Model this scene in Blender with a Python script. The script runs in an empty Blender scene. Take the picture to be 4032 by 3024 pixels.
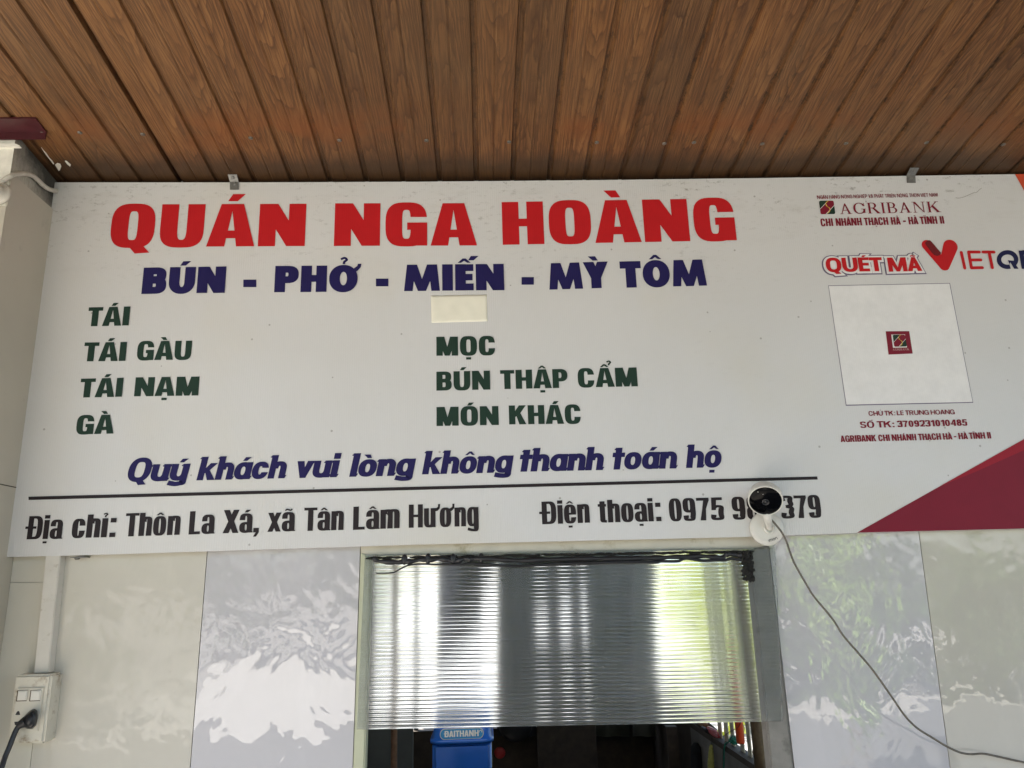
import bpy, bmesh, math, random
from mathutils import Vector, Matrix
random.seed(7)
R = math.radians
scene = bpy.context.scene
C = scene.collection

# ------------------------------------------------------------------ camera
F_PX, IMG_W, IMG_H = 3028.0, 4032.0, 3024.0
CAM = Vector((0.0, -1.37, 1.60))                       # eye height, 1.37 m from the wall (wall plane: Y = 0)
hx = Vector((76400 - 2016, 78 - 1512, F_PX)).normalized()       # the wall's horizontal, in camera space (x right, y down, z ahead)
vz = Vector((1668 - 2016, -10160 - 1512, F_PX)); vz = (vz - hx * vz.dot(hx)).normalized()
ny = hx.cross(vz)
if ny.z < 0: ny = -ny
cd = bpy.data.cameras.new('camera'); cam = bpy.data.objects.new('camera', cd); C.objects.link(cam)
cd.sensor_fit = 'HORIZONTAL'; cd.sensor_width = 36.0; cd.lens = F_PX / IMG_W * 36.0
cd.clip_start = 0.02; cd.clip_end = 500
M = Matrix(((hx.x, -hx.y, -hx.z, CAM.x), (ny.x, -ny.y, -ny.z, CAM.y), (vz.x, -vz.y, -vz.z, CAM.z), (0, 0, 0, 1)))
cam.matrix_world = M
scene.camera = cam

# ------------------------------------------------------------------ sky, sun, exposure
SUN_TO = Vector((-0.42, 0.40, 0.82)).normalized()      # the sun stands behind the shop, to the left
elev = math.asin(SUN_TO.z); azim = math.atan2(SUN_TO.x, SUN_TO.y)
w = bpy.data.worlds.new('World'); scene.world = w; w.use_nodes = True
nt = w.node_tree; bg = nt.nodes['Background']
sky = nt.nodes.new('ShaderNodeTexSky'); sky.sky_type = 'NISHITA'; sky.sun_disc = False
sky.sun_elevation = elev; sky.sun_rotation = azim; sky.dust_density = 2.5
nt.links.new(sky.outputs[0], bg.inputs[0]); bg.inputs[1].default_value = 0.075
sl = bpy.data.lights.new('sun', 'SUN'); sl.energy = 5.0; sl.angle = R(0.5); sl.color = (1.0, 0.95, 0.87)
so = bpy.data.objects.new('sun', sl); C.objects.link(so)
so.rotation_euler = (-SUN_TO).to_track_quat('-Z', 'Y').to_euler()
scene.view_settings.view_transform = 'Standard'; scene.view_settings.look = 'None'
scene.view_settings.gamma = 1.0; scene.view_settings.exposure = 2.74
scene.cycles.max_bounces = 10; scene.cycles.diffuse_bounces = 5; scene.cycles.glossy_bounces = 4
scene.cycles.transmission_bounces = 8; scene.cycles.caustics_refractive = True; scene.cycles.caustics_reflective = False
scene.cycles.sample_clamp_indirect = 6.0

# ------------------------------------------------------------------ survey helpers: a sight line of the photo met with a real plane
def ray(px, py):
    d = Vector((px - 2016, py - 1512, F_PX))
    return Vector((d.dot(hx), d.dot(ny), d.dot(vz)))
def PY(px, py, Y=0.0):
    d = ray(px, py); return CAM + d * ((Y - CAM.y) / d.y)
def PX(px, py, X):
    d = ray(px, py); return CAM + d * ((X - CAM.x) / d.x)
CEIL_Z0, CEIL_K = 2.3695, 0.120                        # ceiling height at the wall, and its rise towards the street
def ceil_z(Y): return CEIL_Z0 - CEIL_K * Y
def PC(px, py, dz=0.0):
    d = ray(px, py); t = (CEIL_Z0 + dz - CEIL_K * CAM.y - CAM.z) / (d.z + CEIL_K * d.y); return CAM + d * t

# ------------------------------------------------------------------ materials
class NG:
    def __init__(s, name):
        s.m = bpy.data.materials.new(name); s.m.use_nodes = True; s.t = s.m.node_tree; s.b = s.t.nodes['Principled BSDF']
    def n(s, typ, **kw):
        x = s.t.nodes.new(typ)
        for k, v in kw.items():
            if k.startswith('i_'): x.inputs[k[2:].replace('_', ' ')].default_value = v
            else: setattr(x, k, v)
        return x
    def l(s, a, b): s.t.links.new(a, b)
    def set(s, **kw):
        for k, v in kw.items(): s.b.inputs[k.replace('_', ' ')].default_value = v
    def pos(s, scale=(1, 1, 1), rot=(0, 0, 0), loc=(0, 0, 0)):
        g = s.n('ShaderNodeNewGeometry'); mp = s.n('ShaderNodeMapping')
        mp.inputs['Scale'].default_value = scale; mp.inputs['Rotation'].default_value = rot; mp.inputs['Location'].default_value = loc
        s.l(g.outputs['Position'], mp.inputs[0]); return mp.outputs[0]
    def noise(s, vec, scale, detail=4, rough=.55, dist=0):
        x = s.n('ShaderNodeTexNoise'); x.inputs['Scale'].default_value = scale; x.inputs['Detail'].default_value = detail
        x.inputs['Roughness'].default_value = rough; x.inputs['Distortion'].default_value = dist
        s.l(vec, x.inputs['Vector']); return x.outputs[0]
    def ramp(s, fac, stops, interp='LINEAR'):
        x = s.n('ShaderNodeValToRGB'); x.color_ramp.interpolation = interp; e = x.color_ramp.elements
        while len(e) < len(stops): e.new(0.5)
        for i, (p, c) in enumerate(stops):
            e[i].position = p; e[i].color = (c, c, c, 1) if isinstance(c, (int, float)) else (*c, 1)
        s.l(fac, x.inputs[0]); return x.outputs[0]
    def mix(s, fac, a, b, mode='MIX'):
        x = s.n('ShaderNodeMix', data_type='RGBA', blend_type=mode)
        for v, k in ((fac, 0), (a, 6), (b, 7)):
            if isinstance(v, (int, float)): x.inputs[k].default_value = v
            elif isinstance(v, tuple): x.inputs[k].default_value = (*v, 1)
            else: s.l(v, x.inputs[k])
        return x.outputs[2]
    def math(s, op, a, b=None, clamp=False):
        x = s.n('ShaderNodeMath', operation=op, use_clamp=clamp)
        for v, k in ((a, 0), (b, 1)):
            if v is None: continue
            if isinstance(v, (int, float)): x.inputs[k].default_value = v
            else: s.l(v, x.inputs[k])
        return x.outputs[0]
    def col(s, sock): s.l(sock, s.b.inputs['Base Color'])
    def bump(s, h, strength=1.0, dist=.001):
        x = s.n('ShaderNodeBump'); x.inputs['Strength'].default_value = strength; x.inputs['Distance'].default_value = dist
        s.l(h, x.inputs['Height']); s.l(x.outputs[0], s.b.inputs['Normal'])

def mat(name, col, rough=.5, var=.12, scale=20, metal=0.0, bump=0.0, spec=.5, grime=None, grime_lo=.58, grime_scale=9):
    g = NG(name); p = g.pos()
    nz = g.noise(p, scale, 5)
    dk = tuple(c * (1 - var) for c in col); lt = tuple(min(1, c * (1 + var)) for c in col)
    c = g.ramp(nz, [(.3, dk), (.7, lt)])
    if grime:
        c = g.mix(g.ramp(g.noise(p, grime_scale, 8, .68), [(grime_lo, 0.0), (grime_lo + .14, .85)]), c, grime)
    g.col(c); g.set(Roughness=rough, Metallic=metal); g.b.inputs['Specular IOR Level'].default_value = spec
    if bump: g.bump(nz, 1.0, bump)
    return g.m

# ------------------------------------------------------------------ mesh helpers
def link(name, me, m, parent=None, smooth=False):
    o = bpy.data.objects.new(name, me); C.objects.link(o)
    if m is not None:
        for mm in (m if isinstance(m, (list, tuple)) else [m]): me.materials.append(mm)
    if parent: o.parent = parent
    if smooth:
        for p in me.polygons: p.use_smooth = True
    return o
def obj(name, bm, m, parent=None, smooth=False, norm=True):
    if norm: bmesh.ops.recalc_face_normals(bm, faces=bm.faces)
    me = bpy.data.meshes.new(name); bm.to_mesh(me); bm.free()
    return link(name, me, m, parent, smooth)
def tag(o, label, cat=None, group=None, kind=None):
    o['label'] = label
    if cat: o['category'] = cat
    if group: o['group'] = group
    if kind: o['kind'] = kind
    return o
def thing(name, label, cat, group=None):
    o = bpy.data.objects.new(name, None); C.objects.link(o); o.empty_display_size = .05
    return tag(o, label, cat, group)
def struct(o, label=None, kind='structure'):
    o['kind'] = kind
    if label: o['label'] = label
    return o
def box(bm, x0, y0, z0, x1, y1, z1, bevel=0.0, seg=2, mi=0):
    r = bmesh.ops.create_cube(bm, size=1.0)
    vs = r['verts']
    for v in vs: v.co = Vector(((x0 + x1) / 2 + v.co.x * abs(x1 - x0), (y0 + y1) / 2 + v.co.y * abs(y1 - y0), (z0 + z1) / 2 + v.co.z * abs(z1 - z0)))
    fs = set(f for v in vs for f in v.link_faces)
    for f in fs: f.material_index = mi
    if bevel:
        es = list(set(e for v in vs for e in v.link_edges))
        bmesh.ops.bevel(bm, geom=es, offset=bevel, segments=seg, affect='EDGES', profile=.5)
def hexa(bm, lo, hi):
    """solid between two loops of equal length (back loop, front loop)"""
    a = [bm.verts.new(p) for p in lo]; b = [bm.verts.new(p) for p in hi]; n = len(a)
    bm.faces.new(a[::-1]); bm.faces.new(b)
    for i in range(n): bm.faces.new((a[i], a[(i + 1) % n], b[(i + 1) % n], b[i]))
def quadslab(bm, pts, Y0, Y1):
    """sight points pts measured on plane Y1 become a slab reaching back to Y0"""
    q = [PY(x, y, Y1) for x, y in pts]
    hexa(bm, [Vector((p.x, Y0, p.z)) for p in q], q)
def tube(bm, pts, r, seg=8, caps=True):
    pts = [Vector(p) for p in pts]; n = len(pts); rings = []
    up = None
    for i, p in enumerate(pts):
        t = (pts[min(i + 1, n - 1)] - pts[max(i - 1, 0)]).normalized()
        if up is None:
            up = t.orthogonal().normalized()
        up = (up - t * up.dot(t)).normalized(); b = t.cross(up)
        rr = r[i] if isinstance(r, (list, tuple)) else r
        rings.append([bm.verts.new(p + up * math.cos(a) * rr + b * math.sin(a) * rr) for a in [2 * math.pi * k / seg for k in range(seg)]])
    for i in range(n - 1):
        for k in range(seg):
            bm.faces.new((rings[i][k], rings[i][(k + 1) % seg], rings[i + 1][(k + 1) % seg], rings[i + 1][k]))
    if caps:
        bm.faces.new(rings[0][::-1]); bm.faces.new(rings[-1])
def lathe(bm, prof, origin, axis, seg=40, mi=0, close=True):
    """prof: list of (radius, height along axis)"""
    a = Vector(axis).normalized(); u = a.orthogonal().normalized(); v = a.cross(u); o = Vector(origin); rings = []
    for r, h in prof:
        if r < 1e-6: rings.append([bm.verts.new(o + a * h)])
        else: rings.append([bm.verts.new(o + a * h + (u * math.cos(q) + v * math.sin(q)) * r) for q in [2 * math.pi * k / seg for k in range(seg)]])
    for i in range(len(rings) - 1):
        A, B = rings[i], rings[i + 1]
        for k in range(seg):
            k2 = (k + 1) % seg
            if len(A) == 1 and len(B) == 1: continue
            if len(A) == 1: f = bm.faces.new((A[0], B[k], B[k2]))
            elif len(B) == 1: f = bm.faces.new((A[k], A[k2], B[0]))
            else: f = bm.faces.new((A[k], A[k2], B[k2], B[k]))
            f.material_index = mi
    if close:
        for rg in (rings[0], rings[-1]):
            if len(rg) > 2: bm.faces.new(rg).material_index = mi
def catmull(P, n=8):
    P = [Vector(p) for p in P]; out = []
    for i in range(len(P) - 1):
        p0, p1, p2, p3 = P[max(i - 1, 0)], P[i], P[i + 1], P[min(i + 2, len(P) - 1)]
        for k in range(n):
            t = k / n
            out.append(.5 * ((2 * p1) + (p2 - p0) * t + (2 * p0 - 5 * p1 + 4 * p2 - p3) * t * t + (3 * p1 - p0 - 3 * p2 + p3) * t ** 3))
    out.append(P[-1]); return out

# ------------------------------------------------------------------ lettering: a small pen-built alphabet (cap height = 1)
def rect(x0, y0, x1, y1): return ('p', [(x0, y0), (x1, y0), (x1, y1), (x0, y1)])
def poly(*pts): return ('p', list(pts))
def sup(cx, cy, rx, ry, n, a):
    c, s = math.cos(a), math.sin(a)
    return (cx + rx * math.copysign(abs(c) ** (2 / n), c), cy + ry * math.copysign(abs(s) ** (2 / n), s))
def arcs(cx, cy, rx, ry, s, t, n, a0, a1, k=36, ni=None, cut0=None, cut1=None):
    """ring piece; cut0/cut1 = heights at which the ends are cut level"""
    ni = ni or n
    def rng(RY, nn, A0, A1):
        def ang(y, ref):
            q = min(1.0, abs(y - cy) / RY) ** (nn / 2); b = math.asin(q)
            return b
        B0, B1 = A0, A1
        if cut0 is not None:
            b = ang(cut0, A0); B0 = b if cut0 >= cy else 2 * math.pi - b
        if cut1 is not None:
            b = ang(cut1, A1); B1 = (b + 2 * math.pi if A1 > 1.75 * math.pi and cut1 > cy else b) if cut1 >= cy else 2 * math.pi - b
        return B0, B1
    o0, o1 = rng(ry, n, a0, a1); i0, i1 = rng(ry - t, ni, a0, a1)
    O = [sup(cx, cy, rx, ry, n, o0 + (o1 - o0) * j / k) for j in range(k + 1)]
    I = [sup(cx, cy, rx - s, ry - t, ni, i0 + (i1 - i0) * j / k) for j in range(k + 1)]
    return ('s', O, I)
def ring(x0, y0, x1, y1, s, t, n=2.6, ni=None):
    return arcs((x0 + x1) / 2, (y0 + y1) / 2, (x1 - x0) / 2, (y1 - y0) / 2, s, t, n, 0, 2 * math.pi, 44, ni)
def dbowl(x0, y0, x1, y1, s, t, n=2.5):
    ym = (y0 + y1) / 2; ry = (y1 - y0) / 2; rx = min(ry * 1.25, (x1 - x0) * .75)
    O = [(x0, y1)] + [sup(x1 - rx, ym, rx, ry, n, math.pi / 2 - math.pi * j / 20) for j in range(21)] + [(x0, y0)]
    rxi = max(rx - s, .02); ryi = max(ry - t, .02)
    I = [(x0, y1 - t)] + [sup(x1 - rx, ym, rxi, ryi, n, math.pi / 2 - math.pi * j / 20) for j in range(21)] + [(x0, y0 + t)]
    return ('s', O, I)
def pen(pts, s, t, n=6):
    P = [Vector((x, y, 0)) for x, y in pts]; Q = catmull(P, n); L, Rr = [], []
    for i, p in enumerate(Q):
        d = (Q[min(i + 1, len(Q) - 1)] - Q[max(i - 1, 0)]).normalized(); nx, nyy = -d.y, d.x
        h = math.hypot(nx * s / 2, nyy * t / 2)
        L.append((p.x + nx * h, p.y + nyy * h)); Rr.append((p.x - nx * h, p.y - nyy * h))
    return ('s', L, Rr)
def ubowl(x0, x1, top, bot, s, t, n=2.5):
    """U shape, open at the top"""
    cx = (x0 + x1) / 2; rx = (x1 - x0) / 2; yr = bot + min(rx * 1.05, (top - bot) * .45)
    O = [(x0, top)] + [sup(cx, yr, rx, yr - bot, n, math.pi + math.pi * j / 20) for j in range(21)] + [(x1, top)]
    I = [(x0 + s, top)] + [sup(cx, yr, rx - s, yr - bot - t, n, math.pi + math.pi * j / 20) for j in range(21)] + [(x1 - s, top)]
    return ('s', O, I)
def arch(x0, x1, top, s, t, n=2.5):
    """n-arch standing on the baseline between x0 and x1 (its left foot is the stem's)"""
    cx = (x0 + x1) / 2; rx = (x1 - x0) / 2; yr = top - min(rx * 1.0, top * .42)
    O = [(x1, 0)] + [sup(cx, yr, rx, top - yr, n, math.pi * j / 20) for j in range(20)] + [(x0, yr)]
    I = [(x1 - s, 0)] + [sup(cx, yr, max(rx - s, .015), max(top - yr - t, .02), n, math.pi * j / 20) for j in range(20)] + [(x0 + s, yr)]
    return ('s', O, I)

def caps(ch, S):
    s, t, n, k = S['s'], S['t'], S.get('n', 2.8), S.get('k', 1.0)
    if ch == 'I': return s, [rect(0, 0, s, 1)]
    if ch == 'H': W = .98 * k; return W, [rect(0, 0, s, 1), rect(W - s, 0, W, 1), rect(s * .9, .5 - t * .45, W - s * .9, .5 + t * .55)]
    if ch == 'N':
        W = 1.08 * k; d = s * 1.08; return W, [rect(0, 0, s, 1), rect(W - s, 0, W, 1), poly((0, 1), (d, 1), (W, 0), (W - d, 0))]
    if ch == 'M':
        W = 1.27 * k
        if S.get('splay'):
            W = 1.36 * k; e = .1; d = s * .95
            return W, [poly((0, 0), (s * .8, 0), (e + s * .85, 1), (e, 1)), poly((W - s * .8, 0), (W, 0), (W - e, 1), (W - e - s * .85, 1)),
                       poly((e, 1), (e + d, 1), (W / 2 + s * .38, 0), (W / 2 - s * .38, 0)), poly((W - e - d, 1), (W - e, 1), (W / 2 + s * .38, 0), (W / 2 - s * .38, 0))]
        d = s * 1.25
        return W, [rect(0, 0, s, 1), rect(W - s, 0, W, 1), poly((0, 1), (d, 1), (W / 2 + s * .38, 0), (W / 2 - s * .38, 0)), poly((W - d, 1), (W, 1), (W / 2 + s * .38, 0), (W / 2 - s * .38, 0))]
    if ch in 'AV':
        W = (1.1 if s > .3 else .98) * k; a = S.get('apex', s * 1.32); f = s * 1.05; hc = .84 if s > .3 else 1 - s * 1.5
        L = [(0, 0), (f, 0), (W / 2, hc), (W / 2, 1), ((W - a) / 2, 1)]; Rr = [(W - x, y) for x, y in L]
        P = [poly(*L), poly(*Rr)]
        if ch == 'V': return W, [poly(*[(x, 1 - y) for x, y in L]), poly(*[(x, 1 - y) for x, y in Rr])]
        return W, P + [rect(f * .62, .19, W - f * .62, .19 + t)]
    if ch in 'OQ':
        W = (1.0 if not S.get('round') else 1.08) * k
        P = [ring(0, -.02, W, 1.02, s, t * 1.02, n, S.get('ni', n * 1.3))]
        if ch == 'Q': P.append(poly((W * .46, .0), (W * .60, -.15), (W * .93, -.13), (W * .76, .04), (W * .6, .12)))
        return W, P
    if ch == 'C': W = .95 * k; return W, [arcs(W / 2, .5, W / 2, .52, s, t, n, 0, 0, 40, n * 1.3, .66, .36)]
    if ch == 'G':
        W = .99 * k; return W, [arcs(W / 2, .5, W / 2, .52, s, t, n, 0, 0, 40, n * 1.3, .67, .30),
                             rect(W * .52, .54 - t * .95, W, .54), poly((W - s, .0), (W - s * .0, .0), (W, .5), (W - s, .5)), poly((W - s * 1.02, .04), (W - s * .5, .0), (W - s * .2, .3), (W - s, .3))]
    if ch == 'U': W = 1.0 * k; return W, [ubowl(0, W, 1, -.02, s, t, n)]
    if ch == 'T': W = .84 * k; return W, [rect(0, 1 - t * 1.05, W, 1), rect(W / 2 - s / 2, 0, W / 2 + s / 2, 1 - t * .9)]
    if ch == 'L': W = .72 * k; return W, [rect(0, 0, s, 1), rect(s * .9, 0, W, t * 1.1)]
    if ch == 'E': W = .70 * k + .0; return W, [rect(0, 0, s, 1), rect(s * .9, 0, W, t), rect(s * .9, 1 - t, W, 1), rect(s * .9, .5 - t * .45, W * .95, .5 + t * .5)]
    if ch == 'B': W = .92 * k; return W, [rect(0, 0, s, 1), dbowl(s * .8, .5 - t * .35, W * .97, 1, s * .95, t), dbowl(s * .8, 0, W, .5 + t * .55, s, t)]
    if ch == 'P': W = .90 * k; return W, [rect(0, 0, s, 1), dbowl(s * .8, .34, W, 1, s * .97, t)]
    if ch == 'R': W = .94 * k; return W, [rect(0, 0, s, 1), dbowl(s * .8, .40, W * .96, 1, s * .97, t), poly((W * .40, .46), (W * .40 + s, .46), (W, 0), (W - s * 1.15, 0))]
    if ch in 'DĐ':
        W = .95 * k; P = [rect(0, 0, s, 1), dbowl(s * .8, 0, W, 1, s, t, 3.2)]
        if ch == 'Đ': P.append(rect(-.12 * k - .03, .45, W * .58, .45 + t * .95))
        return W, P
    if ch == 'K':
        W = 1.02 * k; return W, [rect(0, 0, s, 1), poly((s * .8, .36), (s * .8, .62), (W - s * 1.1, 1), (W, 1), (W * .58, .48)), poly((W * .40, .55), (W * .62, .68), (W, 0), (W - s * 1.12, 0))]
    if ch == 'X': W = .98 * k; d = s * 1.08; return W, [poly((0, 0), (d, 0), (W, 1), (W - d, 1)), poly((0, 1), (d, 1), (W, 0), (W - d, 0))]
    if ch == 'Y': W = 1.02 * k; d = s * 1.08; return W, [rect(W / 2 - s / 2, 0, W / 2 + s / 2, .5), poly((0, 1), (d, 1), (W / 2 + s * .5, .38), (W / 2 - s * .5, .38)), poly((W, 1), (W - d, 1), (W / 2 - s * .5, .38), (W / 2 + s * .5, .38))]
    if ch == 'S':
        W = .80 * k; a, b = s / 2, t / 2
        return W, [pen([(W - a * 1.1, .74), (W * .78, .93 - b * .5), (W * .5, 1.01 - b), (W * .2, .93 - b * .4), (a, .76), (W * .22, .57), (W * .5, .5), (W * .8, .42), (W - a, .25), (W * .8, .08 + b * .4), (W * .5, b - .01), (W * .2, .08 + b * .4), (a * 1.05, .27)], s, t)]
    # digits
    W = S.get('dw', .62) ; a, b = s / 2, t / 2
    if ch == '0': return W, [ring(0, -.01, W, 1.01, s, t, n)]
    if ch == '1': return W * .72, [rect(W * .72 - s, 0, W * .72, 1), poly((W * .72 - s * .9, 1), (W * .72 - s * .9, .72), (0, .66), (0, .82), (W * .5 - s * .4, 1))]
    if ch == '7': return W, [rect(0, 1 - t * 1.15, W, 1), poly((W * .22, 0), (W * .22 + s * 1.05, 0), (W * .72, .5), (W, 1 - t), (W, 1 - t * .5), (W - s, 1 - t * .5), (W * .42, .5))]
    if ch in '96':
        P = [ring(0, .36, W, 1.01, s, t, n), pen([(W - a, .66), (W - a, .35), (W - a * 1.15, .2), (W * .7, b + .02), (W * .46, b - .01), (W * .25, b + .03), (a, .24)], s, t)]
        if ch == '6': P = [(q[0],) + tuple([(W - x, 1 - y) for x, y in z] for z in q[1:]) for q in P]
        return W, P
    if ch == '8': return W, [ring(0, -.01, W, .56, s, t, n), ring(W * .03, .56 - t * .9, W * .97, 1.01, s, t, n)]
    if ch == '3': return W, [pen([(a, .76), (W * .2, .94 - b * .4), (W * .5, 1.01 - b), (W * .8, .93 - b * .3), (W - a * 1.05, .76), (W * .82, .59), (W * .40, .525)], s, t), pen([(W * .40, .525), (W * .84, .45), (W - a, .26), (W * .82, .08 + b * .3), (W * .5, b - .01), (W * .2, .06 + b * .4), (a, .25)], s, t)]
    if ch == '5': return W, [rect(W * .1, 1 - t * 1.1, W * .95, 1), poly((W * .04, .44), (s * .92, .44), (W * .1 + s * .95, 1), (W * .1, 1)), pen([(s * .5, .53), (W * .5, .63 - b * .4), (W * .82, .56), (W - a, .36), (W - a, .24), (W * .8, .07 + b * .3), (W * .5, b - .01), (W * .2, .06 + b * .4), (a, .24)], s, t)]
    if ch == '2': return W, [pen([(a, .73), (W * .16, .92 - b * .3), (W * .5, 1.01 - b), (W * .84, .92 - b * .3), (W - a, .73), (W * .82, .5), (W * .4, .22), (a, t * .8)], s, t), rect(0, 0, W, t)]
    if ch == '4': return W * 1.05, [rect(W * .62, 0, W * .62 + s, 1), rect(0, .22, W * 1.05, .22 + t), poly((0, .3), (s * .8, .3), (W * .62 + s * .5, 1), (W * .62 - s * .1, 1))]
    raise KeyError(ch)

def lower(ch, S):
    s, t, n, k, xh = S['s'], S['t'], S.get('n', 2.8), S.get('k', 1.0), S['xh']
    W = .80 * k; nib = S.get('nib', 0)
    def tl(x, y): return [poly((x, y), (x - nib, y - nib * 1.2), (x, y - nib * 1.5))] if nib else []
    def br(x): return [poly((x, 0), (x + nib * .9, nib * 1.8), (x, nib * 1.8))] if nib else []
    if ch in 'iı':
        P = [rect(0, 0, s, xh)] + tl(0, xh) + br(s)
        return s, P + ([rect(0, xh + .06, s, 1.03)] if ch == 'i' and not S.get('nodot') else [])
    if ch == 'l': return s, [rect(0, 0, s, 1)] + tl(0, 1) + br(s)
    if ch == 'h': return W, [rect(0, 0, s, 1), arch(s * .35, W, xh + .01, s, t, n)] + tl(0, 1) + br(W)
    if ch == 'n': return W, [rect(0, 0, s, xh), arch(s * .35, W, xh + .01, s, t, n)] + tl(0, xh) + br(W)
    if ch == 'm':
        a = W - s * .1; return a * 2 - s, [rect(0, 0, s, xh), arch(s * .35, a, xh + .01, s, t, n), arch(a - s, a * 2 - s, xh + .01, s, t, n)]
    if ch in 'uư':
        P = [ubowl(0, W, xh, -.01, s, t, n), rect(W - s, 0, W, xh * .6)] + tl(0, xh) + tl(W - s, xh) + br(W)
        if ch == 'ư': P.append(poly((W - .02, xh), (W + .05, xh), (W + .12, xh + .06), (W + .12, xh + .17), (W + .22, xh + .17), (W + .2, xh - .02), (W + .1, xh - .12), (W - .02, xh - .14)))
        return W + (.14 if ch == 'ư' else 0), P
    if ch in 'oơ':
        P = [ring(0, -.01, W, xh + .01, s, t, n)]
        if ch == 'ơ': P.append(poly((W * .8, xh - .04), (W + .0, xh), (W + .06, xh + .06), (W + .06, xh + .17), (W + .16, xh + .17), (W + .15, xh - .02), (W + .04, xh - .13), (W - .06, xh - .16)))
        return W + (.10 if ch == 'ơ' else 0), P
    if ch == 'c': W *= .96; return W, [arcs(W / 2, xh / 2, W / 2, xh / 2 + .01, s, t, n, 0, 0, 36, n, xh * .64, xh * .38)]
    if ch == 'e':
        return W, [arcs(W / 2, xh / 2, W / 2, xh / 2 + .01, s, t, n, 0, 0, 36, n, xh * .5, xh * .32), rect(s * .7, xh * .46, W - .004, xh * .46 + t * .8)]
    if ch == 'a':
        if S.get('single'): return W, [ring(0, -.01, W, xh + .01, s, t, n), rect(W - s, 0, W, xh)] + tl(W - s, xh) + br(W)
        return W, [rect(W - s, 0, W, xh * .72), arcs(W / 2, xh * .66, W / 2, xh * .34 + .01, s, t, n, 0, math.pi, 24, n), ring(0, -.01, W, xh * .56, s, t * .95, 2.6), rect(W - s * .5, 0, W + .03, .05)][:4]
    if ch == 'g':
        P = [ring(0, -.01 if not S.get('single') else -.01, W, xh + .01, s, t, n), rect(W - s, -.02, W, xh), pen([(W - s / 2, 0), (W - s / 2, -.08), (W * .72, -.20 + t / 2 - .02), (W * .42, -.22 + t / 2), (W * .05, -.17 + t / 2)], s, t)]
        return W, P + tl(W - s, xh)
    if ch == 'y':
        return W, [ubowl(0, W, xh, 0, s, t, n), rect(W - s, -.02, W, xh * .8), pen([(W - s / 2, 0), (W - s / 2, -.08), (W * .72, -.20 + t / 2), (W * .42, -.23 + t / 2), (W * .02, -.17 + t / 2)], s, t)] + tl(0, xh) + tl(W - s, xh)
    if ch == 'k':
        W *= 1.02; return W, [rect(0, 0, s, 1), poly((s * .8, xh * .36), (s * .8, xh * .62), (W - s * 1.1, xh), (W, xh), (W * .55, xh * .5)), poly((W * .36, xh * .55), (W * .6, xh * .62), (W * 1.04, 0), (W - s * 1.1, 0))] + tl(0, 1)
    if ch == 'v': W *= .98; return W, [poly((0, xh), (s * 1.05, xh), (W / 2 + s * .42, 0), (W / 2 - s * .42, 0)), poly((W, xh), (W - s * 1.05, xh), (W / 2 - s * .42, 0), (W / 2 + s * .42, 0))]
    if ch == 'x': W *= 1.04; d = s * .92; return W, [poly((0, 0), (d, 0), (W, xh), (W - d, xh)), poly((0, xh), (d, xh), (W, 0), (W - d, 0))]
    if ch == 't':
        W *= .68; x = W * .22
        if S.get('single'): return W, [rect(x, 0, x + s, .93), rect(0, xh - t, W * 1.05, xh)] + tl(x, .93)
        return W, [rect(x, .1, x + s, .94), rect(0, xh - t * 1.05, W, xh), pen([(x + s / 2, .2), (x + s * .55, t * .75), (W * .8, t * .5), (W, t * .5)], s, t)]
    raise KeyError(ch)

MARK = {}
for base, row in {'A': 'ÁÀẢÃẠ', 'Â': 'ẤẦẨẪẬ', 'E': 'ÉÈẺẼẸ', 'Ê': 'ẾỀỂỄỆ', 'O': 'ÓÒỎÕỌ', 'Ô': 'ỐỒỔỖỘ', 'Ơ': 'ỚỜỞỠỢ', 'U': 'ÚÙỦŨỤ', 'I': 'ÍÌỈĨỊ', 'Y': 'ÝỲỶỸỴ',
                  'a': 'áàảãạ', 'â': 'ấầẩẫậ', 'e': 'éèẻẽẹ', 'ê': 'ếềểễệ', 'o': 'óòỏõọ', 'ô': 'ốồổỗộ', 'i': 'íìỉĩị', 'u': 'úùủũụ', 'y': 'ýỳỷỹỵ'}.items():
    for c_, m_ in zip(row, 'agh~.'): MARK[c_] = (base, m_)
HAT = {'Â': 'A', 'Ê': 'E', 'Ô': 'O', 'â': 'a', 'ê': 'e', 'ô': 'o'}
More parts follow.
